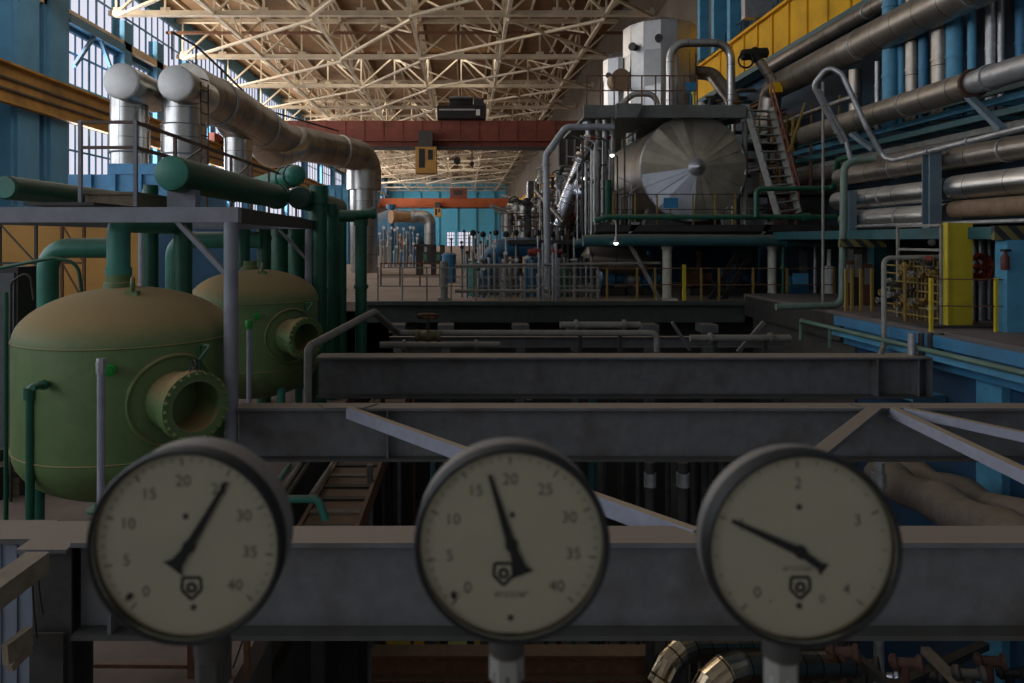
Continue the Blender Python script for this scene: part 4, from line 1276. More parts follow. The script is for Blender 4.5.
for i, (px0, px1, py) in enumerate(((380, 500, 345), (560, 640, 325), (690, 790, 338))):
    pipe('dark_pit_pipe', ['dark level pipe in the pit beneath the grey rail pipe', 'short dark level pipe high in the pit', 'dark level pipe in the pit before the white posts'][i], [at(px0, py, 18.5), at(px1, py, 18.5)], .09, PIPEGREY, rings=((0, .2, 1.6, .08), (0, .8, 1.6, .08)))
    for f in (.25, .75):
        q = at(px0 + (px1 - px0) * f, py, 18.5)
        MB().box((q.x - .05, 18.45, 0), (q.x + .05, 18.55, q.z - .085)).build('support_leg', DARKSTEEL, bpy.context.scene.objects['dark_pit_pipe' if i == 0 else 'dark_pit_pipe.%03d' % i], False)
tag(MB().bar(at(738, 352, 19), at(764, 322, 19), .1).build('pit_strut', GREYBEAM), 'slanting strut in the pit below the white posts, rising to the wall', 'strut')
tag(MB().bar(at(672, 322, 19), at(690, 350, 19), .08).build('pit_strut', GREYBEAM), 'slanting strut in the pit below the white posts, falling to the third beam', 'strut')

# things under the heater platform
a = at(800, 279, 24)
t = thing('control_box', 'dark control box with a sky blue plate under the heater platform', 'box', (a.x, 24.1, 8.0))
MB().box((a.x - .3, 24.0, 8.0), (a.x + .3, 24.4, 8.75)).build('body', BLUEMACH, t, False)
MB().box((a.x - .26, 23.95, a.z - .2), (a.x + .26, 24.0, a.z + .2)).build('plate', mat('sky blue enamel', (104, 186, 230), .5), t, False)
a = at(804, 256, 25)
tag(MB().box((a.x - .13, 25, 8), (a.x + .13, 25.1, a.z + .2)).build('grey_panel_box', GALV), 'slim pale panel on the wall behind the control box', 'panel')
x = at(829, 0, 23.5).x
t = tag(MB().lathe((x, 23.5, 8.0), (0, 0, 1), [(0, .15), (.9, .15), (.95, .17), (1.1, .17), (1.15, .06), (1.7, .06)], 16).build('white_cylinder', PLASTERW), 'whitish cylinder standing beside the grey-green corner pipe', 'cylinder')
x = at(815, 0, 23.8).x
pipe('thin_silver_pipe', 'slim silver upright pipe beside the sky blue plate', [(x, 23.8, 8), (x, 23.8, 9.9)], .06, GALV)
x = at(783, 0, 23).x
pipe('thin_green_pipe', 'slim green upright pipe beside the second white post', [(x, 23, 8), (x, 23, 10)], .045, DKGREEN, rings=((0, .55, 2.2, .14),))
for i, (px, py, m, s) in enumerate(((612, 270, BLUEMACH, .5), (700, 275, RUST, .45), (650, 285, BLUEMACH, .4), (736, 270, BLUEDARK, .6), (632, 268, GALV, .3))):
    a = at(px, py, 25.5)
    t = thing('pump_set', ['dark blue pump under the heater platform beside the slanting brace', 'rusty pump behind the thick yellow post', 'low dark blue pump behind the first white post', 'blue cabinet-like pump behind the short stair', 'grey upright pump farthest under the heater platform'][i], 'pump', (a.x, 25.5, 8))
    MB().box((a.x - s, 25.2, 8), (a.x + s, 26, 8.25)).build('base', DARKSTEEL, t, False)
    MB().lathe((a.x - s * .9, 25.6, 8.6), (1, 0, 0), [(0, .2), (.06, .34), (s, .36), (s * 1.2, .2), (s * 1.8, .22)], 18).build('casing', m, t)
    MB().tube([(a.x, 25.6, 8.6), (a.x, 25.6, 9.6)], .1, 12).build('discharge', m, t)
tag(MB().lathe(at(598, 250, 25) + V(-.6, 0, -.25), (1, 0, -.1), [(0, .1), (.2, .42), (2.0, .5), (2.6, .15)], 22).build('silver_cone_duct', SILVERDK), 'dull silver cone shaped duct hanging under the heater platform', 'duct')
struct('wall_panel', MB().box((4.4, 33.2, 8.0), (XR, 33.4, 10.3)), BLUEDARK, label='dark wall closing the space under the heater platform', cat='wall')
for i, (px, py, Y) in enumerate(((616, 245, 22.3), (612, 157, 23.2), (583, 180, 25))):
    a = at(px, py, Y)
    t = thing('work_lamp', ['small bright work lamp under the teal pipe', 'small bright work lamp high beside the heater', 'small bright work lamp among the slanted pipes'][i], 'lamp', a)
    MB().lathe(a, (0, 0, 1), [(0, .03), (.04, .07), (.1, .06)], 12).build('bulb', BULB, t)
    MB().lathe(a + V(0, 0, .08), (0, 0, 1), [(0, .12), (.08, .05), (.2, .03)], 12).build('shade', GALV, t)
    MB().tube([a + V(0, 0, .25), a + V(0, 0, .7), a + V(0, .4, .8)], .02, 6, .1).build('arm', GALV, t)

# steelwork crowding the recess behind the long stair
rs = random.Random(31)
for i in range(18):
    px, py = rs.uniform(752, 868), rs.uniform(100, 212)
    Y = rs.uniform(26.8, 29.5) if i % 3 else 31.8 + i * .07
    a = at(px, py, Y)
    a.x = min(max(a.x, 10.1), 12.2)
    m = rs.choice([DARKSTEEL, TEAL, PIPEGREY, SILVERDK, RUST, DARKSTEEL])
    if i % 3:
        L = rs.uniform(1.5, 4)
        tag(MB().ibeam((a.x, Y - L / 2, a.z), (a.x, Y + L / 2, a.z), .18, .2).bar((a.x, Y + L / 2 - .1, a.z), (13.19, Y + L / 2 - .1, a.z), .12).build('recess_beam', m, None, False), 'short beam in the dim recess behind the long stair', 'beam', 'beams in the recess behind the stair')
    else:
        tag(MB().tube([(a.x, Y, 10.5), (a.x, Y, a.z + 1), (13.19, Y, a.z + 1)], .09, 10, .3).build('recess_pipe', m), 'bent pipe in the dim recess behind the long stair', 'pipe', 'pipes in the recess behind the stair')
t = thing('lattice_mast', 'rusty lattice mast standing behind the long stair', 'mast', (at(786, 0, 25).x, 25, 10.5))
a = at(776, 0, 25).x
for x in (a, a + .7):
    for y in (25, 25.6):
        MB().bar((x, y, 10.5), (x, y, 14.6), .07).build('leg', MATS['faded orange rail'], t, False)
l = MB()
for k in range(8):
    z = 10.5 + k * .5
    s = k % 2
    l.bar((a + .7 * s, 25, z), (a + .7 * (1 - s), 25, z + .5), .04).bar((a + .7 * s, 25.6, z), (a + .7 * (1 - s), 25.6, z + .5), .04).bar((a, 25, z), (a + .7, 25, z), .04)
l.build('lacing', MATS['faded orange rail'], t, False)
for k, (z, x0, x1) in enumerate(((13.35, 746, 800), (11.6, 760, 838))):
    x0, x1 = at(x0, 0, 24.6).x, at(x1, 0, 24.6).x
    t = thing('side_landing', ['upper grating landing behind the long stair', 'lower grating landing behind the long stair'][k], 'landing', ((x0 + x1) / 2, 25, z))
    MB().box((x0, 24.6, z), (x1, 26.4, z + .08)).build('deck', DARKSTEEL, t, False)
    for q in range(5):
        x = x0 + (x1 - x0) * q / 4
        MB().bar((x, 24.6, z), (x, 24.6, z + 1), .04).build('post', YELPOST, t)
    MB().bar((x0, 24.6, z + 1), (x1, 24.6, z + 1), .04).bar((x0, 24.6, z + .5), (x1, 24.6, z + .5), .03).build('rail', YELPOST, t)
# crowded upright pipes before the heater flank
for i in range(16):
    px = 578 + i * 3.6 + rs.uniform(-1, 1)
    Y = rs.uniform(23.1, 23.9)
    x = at(px, 0, Y).x
    z = at(0, rs.uniform(128, 200), Y).z
    tag(MB().tube([(x, Y, 10.0 if px < 596 else 10.5), (x, Y, z), (x + rs.choice((-1, 1)) * rs.uniform(.2, .5), Y + .1, z + rs.uniform(0, .3))], rs.uniform(.02, .05), 8, .12).build('flank_pipe', rs.choice([GALV, PIPEGREY, DARKSTEEL, RUST, GALV])), 'thin upright pipe crowding the flank of the big heater', 'pipe', 'thin pipes at the heater flank')
t = thing('heater_railing', 'thin yellowish railing right before the big heater end', 'railing', (7.5, 22.95, 10.5))
for z in (11.0, 11.5):
    MB().bar((at(612, 0, 22.95).x, 22.95, z), (at(745, 0, 22.95).x, 22.95, z), .03).build('rail', DARKSTEEL, t)
for px in (613, 635, 657, 693, 715, 735):
    x = at(px, 0, 22.95).x
    MB().bar((x, 22.95, 10.5), (x, 22.95, 11.5), .05).build('post', YELPOST, t)

# ================================================================== PIPEWORK LEFT OF THE HEATER
pipe('grey_corner_pipe', 'grey pipe rising from the floor, bending over towards the upper platform', [at(548, 297, 23.6), at(546, 155, 23.6), at(566, 127, 23.6), at(614, 127, 23.6)], .115, mat('pale grey pipe paint', (150, 152, 156), .5, .2, var=.15, scale=4, grime=.3), .3, 16, rings=((0, .12, 1.5, .1), (0, .5, 1.2, .05), (0, .93, 1.3, .06)))
t = thing('slanted_foil_pipe', 'bright foil pipe slanting down from a dark valve', 'pipe', at(557, 228, 26))
a, b = at(583, 160, 26), at(557, 226, 26)
MB().tube([a, b], .27, 22).build('lagging', FOIL, t)
for f in (.02, .3, .6, .97):
    ring_on(MB(), a.lerp(b, f), b - a, .29, .05).build('band', GALV, t)
c = at(590, 142, 26)
MB().lathe(a, c - a, [(0, .2), (.1, .34), (.2, .34), (.22, .2), (.5, .3), (.8, .18), (.82, .3), (.9, .3)], 20).build('valve_body', SILVERDK, t)
MB().tube([c, at(588, 127, 26)], .12, 12).lathe(at(588, 128, 26), (0, 0, 1), [(0, .2), (.3, .2)], 14).build('actuator', GALV, t)
for i, (q0, q1, r, m, lab) in enumerate((
    ((605, 120, 23.8), (603, 222, 23.8), .085, GALV, 'silver upright pipe left of the heater rim, thicker of a pair'),
    ((613, 118, 23.8), (612, 222, 23.8), .06, PIPEGREY, 'grey upright pipe hugging the heater rim, thinner of a pair'),
    ((596, 140, 24.5), (570, 184, 24.5), .07, DARKSTEEL, 'dark diagonal pipe below the slanted foil pipe'),
    ((608, 172, 24.2), (580, 190, 24.2), .06, DARKSTEEL, 'dark lower diagonal pipe beside the heater flank'),
    ((594, 142, 24.9), (594, 222, 24.9), .05, GALV, 'thin silver upright pipe between the foil pipe and the heater'),
    ((607, 180, 23.6), (607, 222, 23.6), .14, DKGREEN, 'short green upright pipe before the heater flank'),
    ((612, 138, 24.1), (590, 138, 24.1), .06, REDPIPE, 'short dull red level pipe under the upper platform'),
    ((563, 222, 25), (535, 190, 25.6), .09, SILVERDK, 'dull slanted pipe below the foil pipe'))):
    pipe('thin_pipe', lab.replace('left of', 'beside'), [at(*q0), at(*q1)], r, m, rings=((0, .2, 1.4, .05), (0, .8, 1.4, .05)), ringmat=m)
a = at(585, 192, 25.5)
tag(MB().lathe(a + V(0, .4, 0), (0, -1, 0), [(0, .3), (.4, .34), (.5, .3), (.6, .1), (.62, .01)], 24).build('silver_end_cap', FOIL), 'bright silver rounded end cap behind the slanted foil pipe', 'cap')
a = at(632, 137, 24)
t = tag(MB().lathe(a - V(.2, 0, 0), (1, 0, 0), [(0, .05), (.02, .15), (.3, .15), (.32, .05)], 18).build('white_float_drum', PLASTERW), 'small white drum under the upper platform beside the heater top', 'drum')
ring_on(MB(), a, (1, 0, 0), .16, .05).build('band', DARKSTEEL, t)

a, b = at(558, 222, 38), at(626, 132, 38)
t = thing('filter_housing', 'dark steel housing looming behind the dense pipework', 'housing', ((a.x + b.x) / 2, 38.5, 8))
MB().box((a.x, 38, a.z - .4), (b.x, 39.5, b.z)).build('casing', mat('dusky brown steel', (66, 58, 50), .7, var=.3, scale=2, grime=.5), t, False)
for k in range(3):
    MB().box((a.x + .3 + k * 1.5, 38.2, 8), (a.x + .5 + k * 1.5, 38.5, a.z - .4)).build('leg', DARKSTEEL, t, False)
r_ = MB()
for k in range(9):
    r_.box((a.x + k * .43, 37.92, a.z - .3), (a.x + k * .43 + .08, 38, b.z - .1))
r_.build('ribs', PIPEGREY, t, False)
rp = random.Random(11)
cols = [GALV, PIPEGREY, SILVER, DARKSTEEL, PIPEGREY, GALV, RUST, CREAMPOST]
for i in range(44):                                  # dense standing pipework on the middle platform
    px = rp.uniform(516, 600)
    Y = rp.uniform(26.5, 36 if px < 560 else 32)
    y0 = rp.uniform(222, 240)
    y1 = rp.uniform(165 if px > 555 else 196, 225)
    if px < 535:
        y1 = rp.uniform(196, 225)
    a, b = at(px, y0, Y), at(px, y1, Y)
    m = rp.choice(cols)
    top = b + V(rp.choice((-1, 1)) * rp.uniform(.3, .9), rp.uniform(0, .6), 0)
    o = pipe('standing_pipe', 'slim bent pipe standing in the dense pipework beside the heater', [(a.x, Y, 10.5 if a.x > 4.2 else 10.0), b, top], rp.uniform(.035, .1), m, .18, 10, 'dense standing pipework')
for i in range(26):                                  # paler low pipework nearer the far crane
    px, Y = rp.uniform(503, 552), rp.uniform(28, 40)
    a, b = at(px, 235, Y), at(px, rp.uniform(198, 228), Y)
    pipe('standing_pipe', 'pale slim pipe standing in the low pipework towards the far crane', [(a.x, Y, 10.0), b, b + V(rp.choice((-1, 1)) * rp.uniform(.3, .8), 0, rp.uniform(0, .3))], rp.uniform(.04, .1), rp.choice([GALV, CREAMPOST, PIPEGREY, SILVER, BRASS]), .18, 8, 'pale pipework towards the far crane')
for i in range(46):
    px, py, Y = rp.uniform(506, 600), rp.uniform(178, 226), rp.uniform(25.5, 30)
    if px < 540:
        py = rp.uniform(204, 230)
    a = at(px, py, Y)
    t = thing('small_hand_valve', 'small hand valve in the dense pipework beside the heater', 'valve', (a.x, a.y, a.z), 'small valves of the dense pipework')
    MB().lathe(a, (0, 0, 1), [(10.2 - a.z, .025), (-.2, .025), (-.2, .1), (-.12, .1), (-.1, .05), (.05, .12), (.2, .05), (.22, .1), (.3, .1)], 10).build('body', rp.choice([DARKSTEEL, GALV, BRASS, CREAMPOST]), t)
    MB().torus(a + V(0, -.15, .3), (0, .5, 1), .17, .025, 14, 5).bar(a + V(-.16, -.15, .3), a + V(.16, -.15, .3), .03).build('handwheel', rp.choice([GALV, REDPIPE, BLACK]), t)
tag(MB().box((at(505, 0, 27).x, 25.3, 9.85), (4.2, 40.5, 10.0)).build('pipework_platform', DARKSTEEL, None, False), 'dark staging the dense pipework stands on', 'platform')
for i, px in enumerate((520, 560, 596)):
    x = at(px, 0, 27).x
    tag(MB().tube([(x, 27, 8), (x, 27, 9.85)], .1, 10).build('staging_post', DARKSTEEL), 'dark post under the staging of the dense pipework', 'post', 'staging posts')
t = thing('staging_railing', 'thin dark railing on the staging of the dense pipework', 'railing', (at(540, 0, 26.4).x, 26.4, 10))
for z in (10.5, 11.0):
    MB().bar((at(500, 0, 26.4).x, 26.4, z), (at(604, 0, 26.4).x, 26.4, z), .035).build('rail', RUST, t)
for k in range(7):
    x = at(500 + k * 17, 0, 26.4).x
    MB().bar((x, 26.4, 9.9), (x, 26.4, 11.0), .04).build('post', RUST, t)
# brownish clad boxes and silver stubs high beside the far crane
for i, (x0, y0, x1, y1, Y, m) in enumerate(((508, 203, 521, 224, 38, OCHREBEAM), (503, 215, 511, 232, 40, RUST), (524, 198, 545, 212, 42, SILVERDK), (537, 178, 541, 200, 44, FOIL), (528, 181, 534, 200, 45, FOIL), (565, 205, 582, 224, 27.5, RUST))):
    a, b = at(x0, y1, Y), at(x1, y0, Y)
    t = thing('clad_box', ['tan clad box on the machinery beyond the grey corner pipe', 'rusty clad box at the edge of the machinery', 'dull silver clad box below the far crane end', 'slim bright upright canister behind the corner pipe, taller one', 'slim bright upright canister behind the corner pipe, shorter one', 'rust brown finned box behind the slanted foil pipe'][i], 'machine', ((a.x + b.x) / 2, Y, 8.0))
    MB().box((a.x, Y, a.z), (b.x, Y + 1.2, b.z)).build('casing', m, t, False)
    MB().box((a.x + (b.x - a.x) * .3, Y + .3, 8.0), (a.x + (b.x - a.x) * .7, Y + .9, a.z)).build('pedestal', DARKSTEEL, t, False)
    r_ = MB()
    for k in range(5):
        x = a.x + (b.x - a.x) * (k + .3) / 5
        r_.box((x, Y - .04, a.z), (x + .04, Y, b.z))
    r_.build('ribs', m, t, False)

# ================================================================== BLUE TURBINE SETS AND CONDENSATE GEAR
pipe('blue_arch_pipe', 'big dark blue pipe arch among the machines beyond the floor edge', [at(486, 300, 26) - V(0, 0, 0), at(486, 247, 26), at(545, 247, 26), at(557, 275, 26)], .36, BLUEMACH, 1.1, 24, rings=((0, .3, 1.12, .1), (1, .5, 1.06, .1)))
for i, (px, w, y1, m, lab) in enumerate(((533, 7, 256, BLUEMACH, 'dark blue upright drum behind the railing'), (566, 7, 262, DKGREEN, 'dark green upright drum behind the railing'), (474, 6, 262, TEALGREEN, 'small green upright drum next to the blue pipe arch'), (449, 7, 252, BLUEPAINT, 'blue domed drum standing clear on the dusty floor'))):
    Y = 25.0 if i < 3 else 33
    a = at(px, y1, Y)
    rr = w * Y / F
    t = tag(MB().lathe((a.x, Y, 8.0), (0, 0, 1), [(0, rr), (a.z - 8 - rr * .4, rr), (a.z - 8 - rr * .1, rr * .7), (a.z - 8, .02)], 24).build('upright_drum', m), lab, 'drum')
    ring_on(MB(), (a.x, Y, a.z - rr * .45), (0, 0, 1), rr * 1.08, .06).build('flange', m, t)
pv = [473, 483, 496, 506, 516, 528, 538, 552, 562, 574]
for i, px in enumerate(pv):
    Y = 25.2 + (i % 3) * .35
    x = at(px, 0, Y).x
    z = at(0, 233 + (i % 2) * 1.5, Y).z
    t = thing('spindle_valve', 'tall spindle valve with a dark round top in the row behind the railing', 'valve', (x, Y, 8.0), 'row of spindle valves')
    MB().lathe((x, Y, 8.0), (0, 0, 1), [(0, .16), (.5, .16), (.55, .22), (.62, .22), (.64, .1), (1.2, .09), (1.25, .16), (1.32, .16)], 12).build('body', PIPEGREY if i % 3 else GALV, t)
    MB().tube([(x, Y, 9.3), (x, Y, z - .08)], .04, 8).build('spindle', GALV, t)
    MB().lathe((x, Y, z - .1), (0, 0, 1), [(0, .05), (.05, .11), (.16, .11), (.22, .03)], 12).build('knob', BLACK, t)
for i in range(26):                                  # upright gear behind the railing
    px = 462 + i * 5.4
    Y = 24.0 + rp.uniform(0, .6)
    x = at(px, 0, Y).x
    h = rp.uniform(.7, 1.8)
    m = rp.choice([GALV, PIPEGREY, GALV, BLUEMACH, PIPEGREY])
    t = thing('instrument_standpipe', 'short instrument standpipe in the row behind the floor edge railing', 'standpipe', (x, Y, 8), 'instrument standpipes')
    MB().tube([(x, Y, 8), (x, Y, 8 + h)], rp.uniform(.03, .055), 8).build('tube', m, t)
    MB().lathe((x, Y - .05, 8 + h), (0, -1, 0), [(0, .06), (.06, .07), (.07, .02)], 12).build('dial', rp.choice([PLASTERW, GALV, DARKSTEEL]), t)
pipe('level_header', 'pale level pipe behind the floor edge railing, lower of two', [at(455, 291, 23.3), at(600, 291, 23.3)], .06, PIPEGREY)
pipe('level_header', 'pale level pipe behind the floor edge railing, upper of two', [at(455, 266, 23.3), at(660, 263, 23.3)], .05, PIPEGREY)
for i, px in enumerate((539, 543, 553, 556)):
    x = at(px, 0, 23.2).x
    pipe('slim_grey_pipe', 'slim pale upright pipe clustered round the grey corner pipe', [(x, 23.2, 8.0), (x, 23.2, 9.6 + .3 * (i % 2))], .045, MATS['pale grey pipe paint'], 0, 10, 'slim pipes round the corner pipe')
pipe('slim_grey_pipe', 'thicker pale pipe stub next to the green upright drum', [at(557, 297, 23.3), at(557, 258, 23.3)], .11, MATS['pale grey pipe paint'], rings=((0, .97, 1.3, .06),))
pipe('teal_branch_pipe', 'teal pipe leaving the pipework low beside the heater platform', [at(575, 244, 23.5), at(600, 238, 23.3), at(626, 238, 23.2)], .14, TEAL, .3, 14)
pipe('red_valve_pipe', 'dull red pipe with flanges behind the grey corner pipe', [at(528, 252, 24.4), at(562, 252, 24.4)], .1, REDPIPE, rings=((0, .2, 1.6, .08), (0, .8, 1.6, .08)))
x = at(444, 0, 23).x
t = thing('grey_pillar', 'slim grey pillar with a base where the dusty floor meets the machines', 'pillar', (x, 23, 8))
MB().tube([(x, 23, 8), (x, 23, 9.3)], .13, 14).build('shaft', PIPEGREY, t)
MB().box((x - .2, 22.9, 8), (x + .2, 23.3, 8.1)).build('foot', PIPEGREY, t, False)

# ------------------------------------------------------------------ far machines
t = thing('far_elbow_pipe', 'silver pipe with a round flange bending down into the far green machine', 'pipe', at(430, 248, 60))
MB().tube([at(412, 216, 60), at(430, 216, 60), at(430, 252, 60)], .5, 22, .7, True, 5).build('run', SILVER, t)
ring_on(MB(), at(413, 216, 60), (1, 0, 0), .62, .3).build('flange', GALV, t)
tag(MB().lathe(at(396, 217, 62), (-1, -.6, 0), [(-1.5, .45), (.2, .45), (.22, .6), (.5, .6)], 20).build('tan_flanged_end', mat('tan lagging', (180, 138, 96), .7)), 'round tan pipe end before the turquoise end wall', 'pipe')
t = thing('far_machine', 'olive green machine block under the far silver elbow', 'machine', at(433, 275, 58))
a, b = at(424, 280, 58), at(444, 246, 58)
MB().box((a.x, 58, 8.0), (b.x, 61, b.z - .5)).build('casing', mat('olive machine paint', (74, 76, 48), .6), t, False)
MB().box((a.x - .3, 57.9, b.z - 1.2), (b.x + .2, 61.2, b.z - .7)).build('top_plate', mat('green machine cover', (62, 130, 104), .6), t, False)
for px in (427, 440):
    MB().box((at(px, 0, 57.8).x, 57.6, 8), (at(px, 0, 57.8).x + .4, 58, 9.6)).build('leg', DARKSTEEL, t, False)
pipe('blue_far_post', 'bright blue upright pipe before the end wall', [(at(391, 0, 64).x, 64, 8), at(391, 205, 64)], .28, BLUEPAINT, rings=((0, .97, 1.6, .4),))
t = thing('far_turbine', 'distant blue turbine casing on the far floor', 'turbine', (at(400, 0, 90).x, 90, 8))
a, b = at(372, 240, 90), at(424, 226, 90)
MB().lathe((a.x, 91, 11.1), (1, 0, 0), [(0, .4), (.3, 2.2), (2.5, 3.0), (5.2, 2.6), (7.5, 1.2), (7.8, .2)], 26).build('casing', BLUEPAINT, t)
MB().box((a.x + .5, 89, 8), (b.x, 93, 9.4)).build('bedplate', DARKSTEEL, t, False)
pipe('orange_far_pipe', 'rust orange pipe slanting in front of the distant blue turbine', [at(396, 236, 66), at(410, 250, 65), at(418, 253, 64)], .4, RUSTRED, .5)
for i in range(48):                                   # far small gear standing on the floor
    px = 381 + (i % 12) * 3.3 + rp.uniform(-1, 1)
    Y = 52 + (i // 12) * 5 + rp.uniform(-1, 1)
    x = at(px, 0, Y).x
    h = rp.uniform(.8, 3.2)
    t = thing('distant_standpipe', 'tiny distant standpipe with a pale head on the far floor', 'standpipe', (x, Y, 8), 'distant standpipes')
    MB().tube([(x, Y, 8), (x, Y, 8 + h)], .07, 7).build('tube', rp.choice([GALV, PIPEGREY, BLUEMACH]), t)
    MB().lathe((x, Y - .1, 8 + h), (0, -1, 0), [(0, .1), (.1, .12), (.12, .02)], 10).build('head', rp.choice([PLASTERW, PLASTERW, GALV]), t)
for i in range(22):
    px = 448 + rp.uniform(0, 62)
    Y = rp.uniform(40, 58)
    x = at(px, 0, Y).x
    h = rp.uniform(.8, 2.6)
    t = thing('distant_standpipe', 'tiny distant standpipe with a pale head on the far floor', 'standpipe', (x, Y, 8), 'distant standpipes')
    MB().tube([(x, Y, 8), (x, Y, 8 + h)], .06, 7).build('tube', rp.choice([GALV, PIPEGREY, DARKSTEEL]), t)
    MB().lathe((x, Y - .1, 8 + h), (0, -1, 0), [(0, .08), (.1, .1), (.12, .02)], 10).build('head', rp.choice([PLASTERW, GALV, DARKSTEEL]), t)
t = thing('floor_railing', 'low rusty railing round an opening in the dusty floor', 'railing', (at(412, 0, 30).x, 30, 8))
for z in (8.5, 9.0):
    MB().bar((at(380, 0, 30).x, 30, z), (at(441, 0, 30).x, 30, z), .05).build('rail', RUST, t)
for px in (381, 400, 420, 440):
    x = at(px, 0, 30).x
    MB().bar((x, 30, 8), (x, 30, 9.0), .06).build('post', RUST, t)
tag(MB().box((at(416, 0, 40).x, 40, 8), (at(423, 0, 40).x, 40.5, 9.6)).box((at(414, 0, 40).x, 39.9, 9.6), (at(436, 0, 40).x, 40.6, 9.75)).box((at(431, 0, 40).x, 40, 8), (at(436, 0, 40).x, 40.5, 9.6)).build('steel_bench', DARKSTEEL, None, False), 'dark steel bench on the dusty floor below the far silver elbow', 'bench')
t = thing('blue_wall_cabinet', 'row of blue cabinets behind the silver drop leg of the long duct', 'cabinet', at(338, 230, 58))
a, b = at(322, 280, 58), at(349, 185, 58)
MB().box((a.x, 58, 8), (b.x, 60, b.z)).build('body', BLUEPAINT, t, False)
for k in range(4):
    MB().box((a.x + k * .56 + .05, 57.93, 8.3), (a.x + k * .56 + .5, 58, b.z - .3)).build('door', BLUEPIPE if k % 2 else BLUEPAINT, t, False)

# ================================================================== SILVER PIPES ALONG THE SIDE WALL
def run(name, label, X, Z, r, y0, y1, m, rings=(), seg=24, group=None):
    """pipe running straight down the hall"""
    o = tag(MB().tube([(X, y0, Z), (X, y1, Z)], r, seg).build(name, m), label, 'pipe', group)
    for f, k, w in rings:
        ring_on(MB(), (X, y0 + (y1 - y0) * f, Z), (0, 1, 0), r * k, w, seg).build('clamp', GALV, o)
    return o


t = run('silver_pipe', 'thickest silver pipe, running up past the yellow crane beam', 11.5, 15.68, .46, 11.5, 25.6, SILVERDK, ((.3, 1.03, .06), (.62, 1.03, .06)), 32)
pipe('silver_pipe_elbow', 'dark elbow dropping from the end of the thickest silver pipe', [(11.5, 25.6, 15.68), (11.5, 26.3, 15.6), (11.4, 26.5, 14.2)], .40, SILVERDK, .4, 20)
run('silver_pipe', 'thinner silver pipe tucked above the thickest one', 12.25, 16.95, .24, 14, 28.5, SILVERDK, ((.5, 1.08, .08),), 20)
run('angle_rail', 'dark steel rail between the thickest silver pipe and the yellow beam', 12.3, 16.35, .1, 13, 25, DARKSTEEL, (), 6)
t = thing('motor_valve', 'black motor valve with a handwheel at the end of the thickest silver pipe', 'valve', at(752, 75, 25))
a, b = at(775, 84, 25), at(757, 58, 25)
MB().tube([a, b], .16, 14).build('body', SILVERDK, t)
MB().lathe(b, b - a, [(-.1, .2), (0, .22), (.35, .2), (.4, .1)], 16).build('gearbox', BLACK, t)
MB().lathe(b + V(-.55, 0, .1), (1, 0, .1), [(0, .16), (.05, .2), (.5, .2), (.9, .18), (.95, .1)], 16).build('motor', BLACK, t)
MB().torus(b + V(-.5, -.25, -.15), (0, 1, 0), .26, .035, 20, 6).build('handwheel', BLACK, t)
tag(MB().box(at(773, 92, 24.6), at(779, 84, 24.9)).build('yellow_tag_box', YELLOW), 'tiny yellow box at the end of the thickest silver pipe', 'box')
t = run('silver_pipe', 'second thick silver pipe whose end is jointed near the photo edge', 10.8, 13.32, .29, 14.9, 22.2, SILVERDK, ((.3, 1.06, .05), (.7, 1.06, .05)), 28)
t = run('silver_pipe', 'smoother silver pipe continuing the second one beyond its rusty joint', 10.8, 13.34, .25, 10.5, 14.85, GALV, ((.9, 1.12, .12),), 28)
ring_on(MB(), (10.8, 14.87, 13.32), (0, 1, 0), .325, .07, 14).build('rusty_joint', mat('dark rust', (74, 48, 36), .85, var=.3, scale=8), t)
run('silver_pipe', 'silver pipe above the wrapped bundle, third counting down the side wall', 10.5, 11.75, .235, 9.5, 19.6, SILVERDK, ((.4, 1.08, .05), (.75, 1.08, .05)))
run('silver_pipe', 'bright silver pipe in the bundle of three, middle one', 10.5, 11.12, .26, 9.5, 15.0, SILVER, ((.5, 1.06, .05),))
run('silver_pipe', 'bright silver pipe past the grey support post, middle of the bundle', 10.55, 11.10, .25, 15.3, 19.8, SILVER, ((.5, 1.06, .05),))
run('brown_lagged_pipe', 'brown lagged pipe lowest of the bundle by the photo edge', 10.5, 10.65, .19, 9.5, 15.0, mat('brown lagging', (120, 96, 74), .8, var=.25, scale=5, bump=.3), ())
run('silver_pipe', 'thick silver pipe lowest of the bundle beyond the support post', 10.6, 10.54, .27, 15.3, 19.4, SILVER, ((.4, 1.05, .05), (.8, 1.05, .05)))
run('thin_silver_pipe', 'thin silver conduit under the bundle of pipes', 10.3, 10.36, .04, 9.5, 19, GALV, (), 10)
run('silver_pipe', 'dull silver pipe behind the stair, running into the pipe bundle', 11.6, 12.15, .22, 16, 25, SILVERDK, ((.5, 1.06, .05),))
run('thin_silver_pipe', 'thin silver pipe running level beneath the second thick pipe', 11.4, 14.2, .09, 20.6, 25.5, SILVER, ((.3, 1.3, .05), (.7, 1.3, .05)), 14)
pipe('pipe_loop', 'slim silver pipe looping up and over the second thick pipe', [at(843, 143, 17.4), at(813, 85, 17.2), at(828, 66, 17.0), at(842, 74, 16.8), at(867, 128, 16.6), at(884, 158, 16.6), at(895, 160, 16.2), (10.05, 12.4, 12.03)], .06, GALV, .22, 14, rings=((0, .2, 1.5, .05), (6, .3, 1.4, .05), (6, .6, 1.4, .05)))
pipe('pipe_loop', 'slim silver pipe leaning behind the looped pipe', [at(818, 90, 17.8), at(846, 140, 17.8), at(852, 165, 17.8)], .06, GALV, .2, 12)
t = thing('pipe_support_post', 'blue-grey post holding the bundle of silver pipes', 'post', (10.1, 15.15, 10.25))
MB().ibeam((10.1, 15.15, 10.25), (10.1, 15.15, 12.0), .26, .26, .02, .025).build('shaft', mat('blue grey steel', (92, 110, 120), .6, var=.15, grime=.3), t, False)
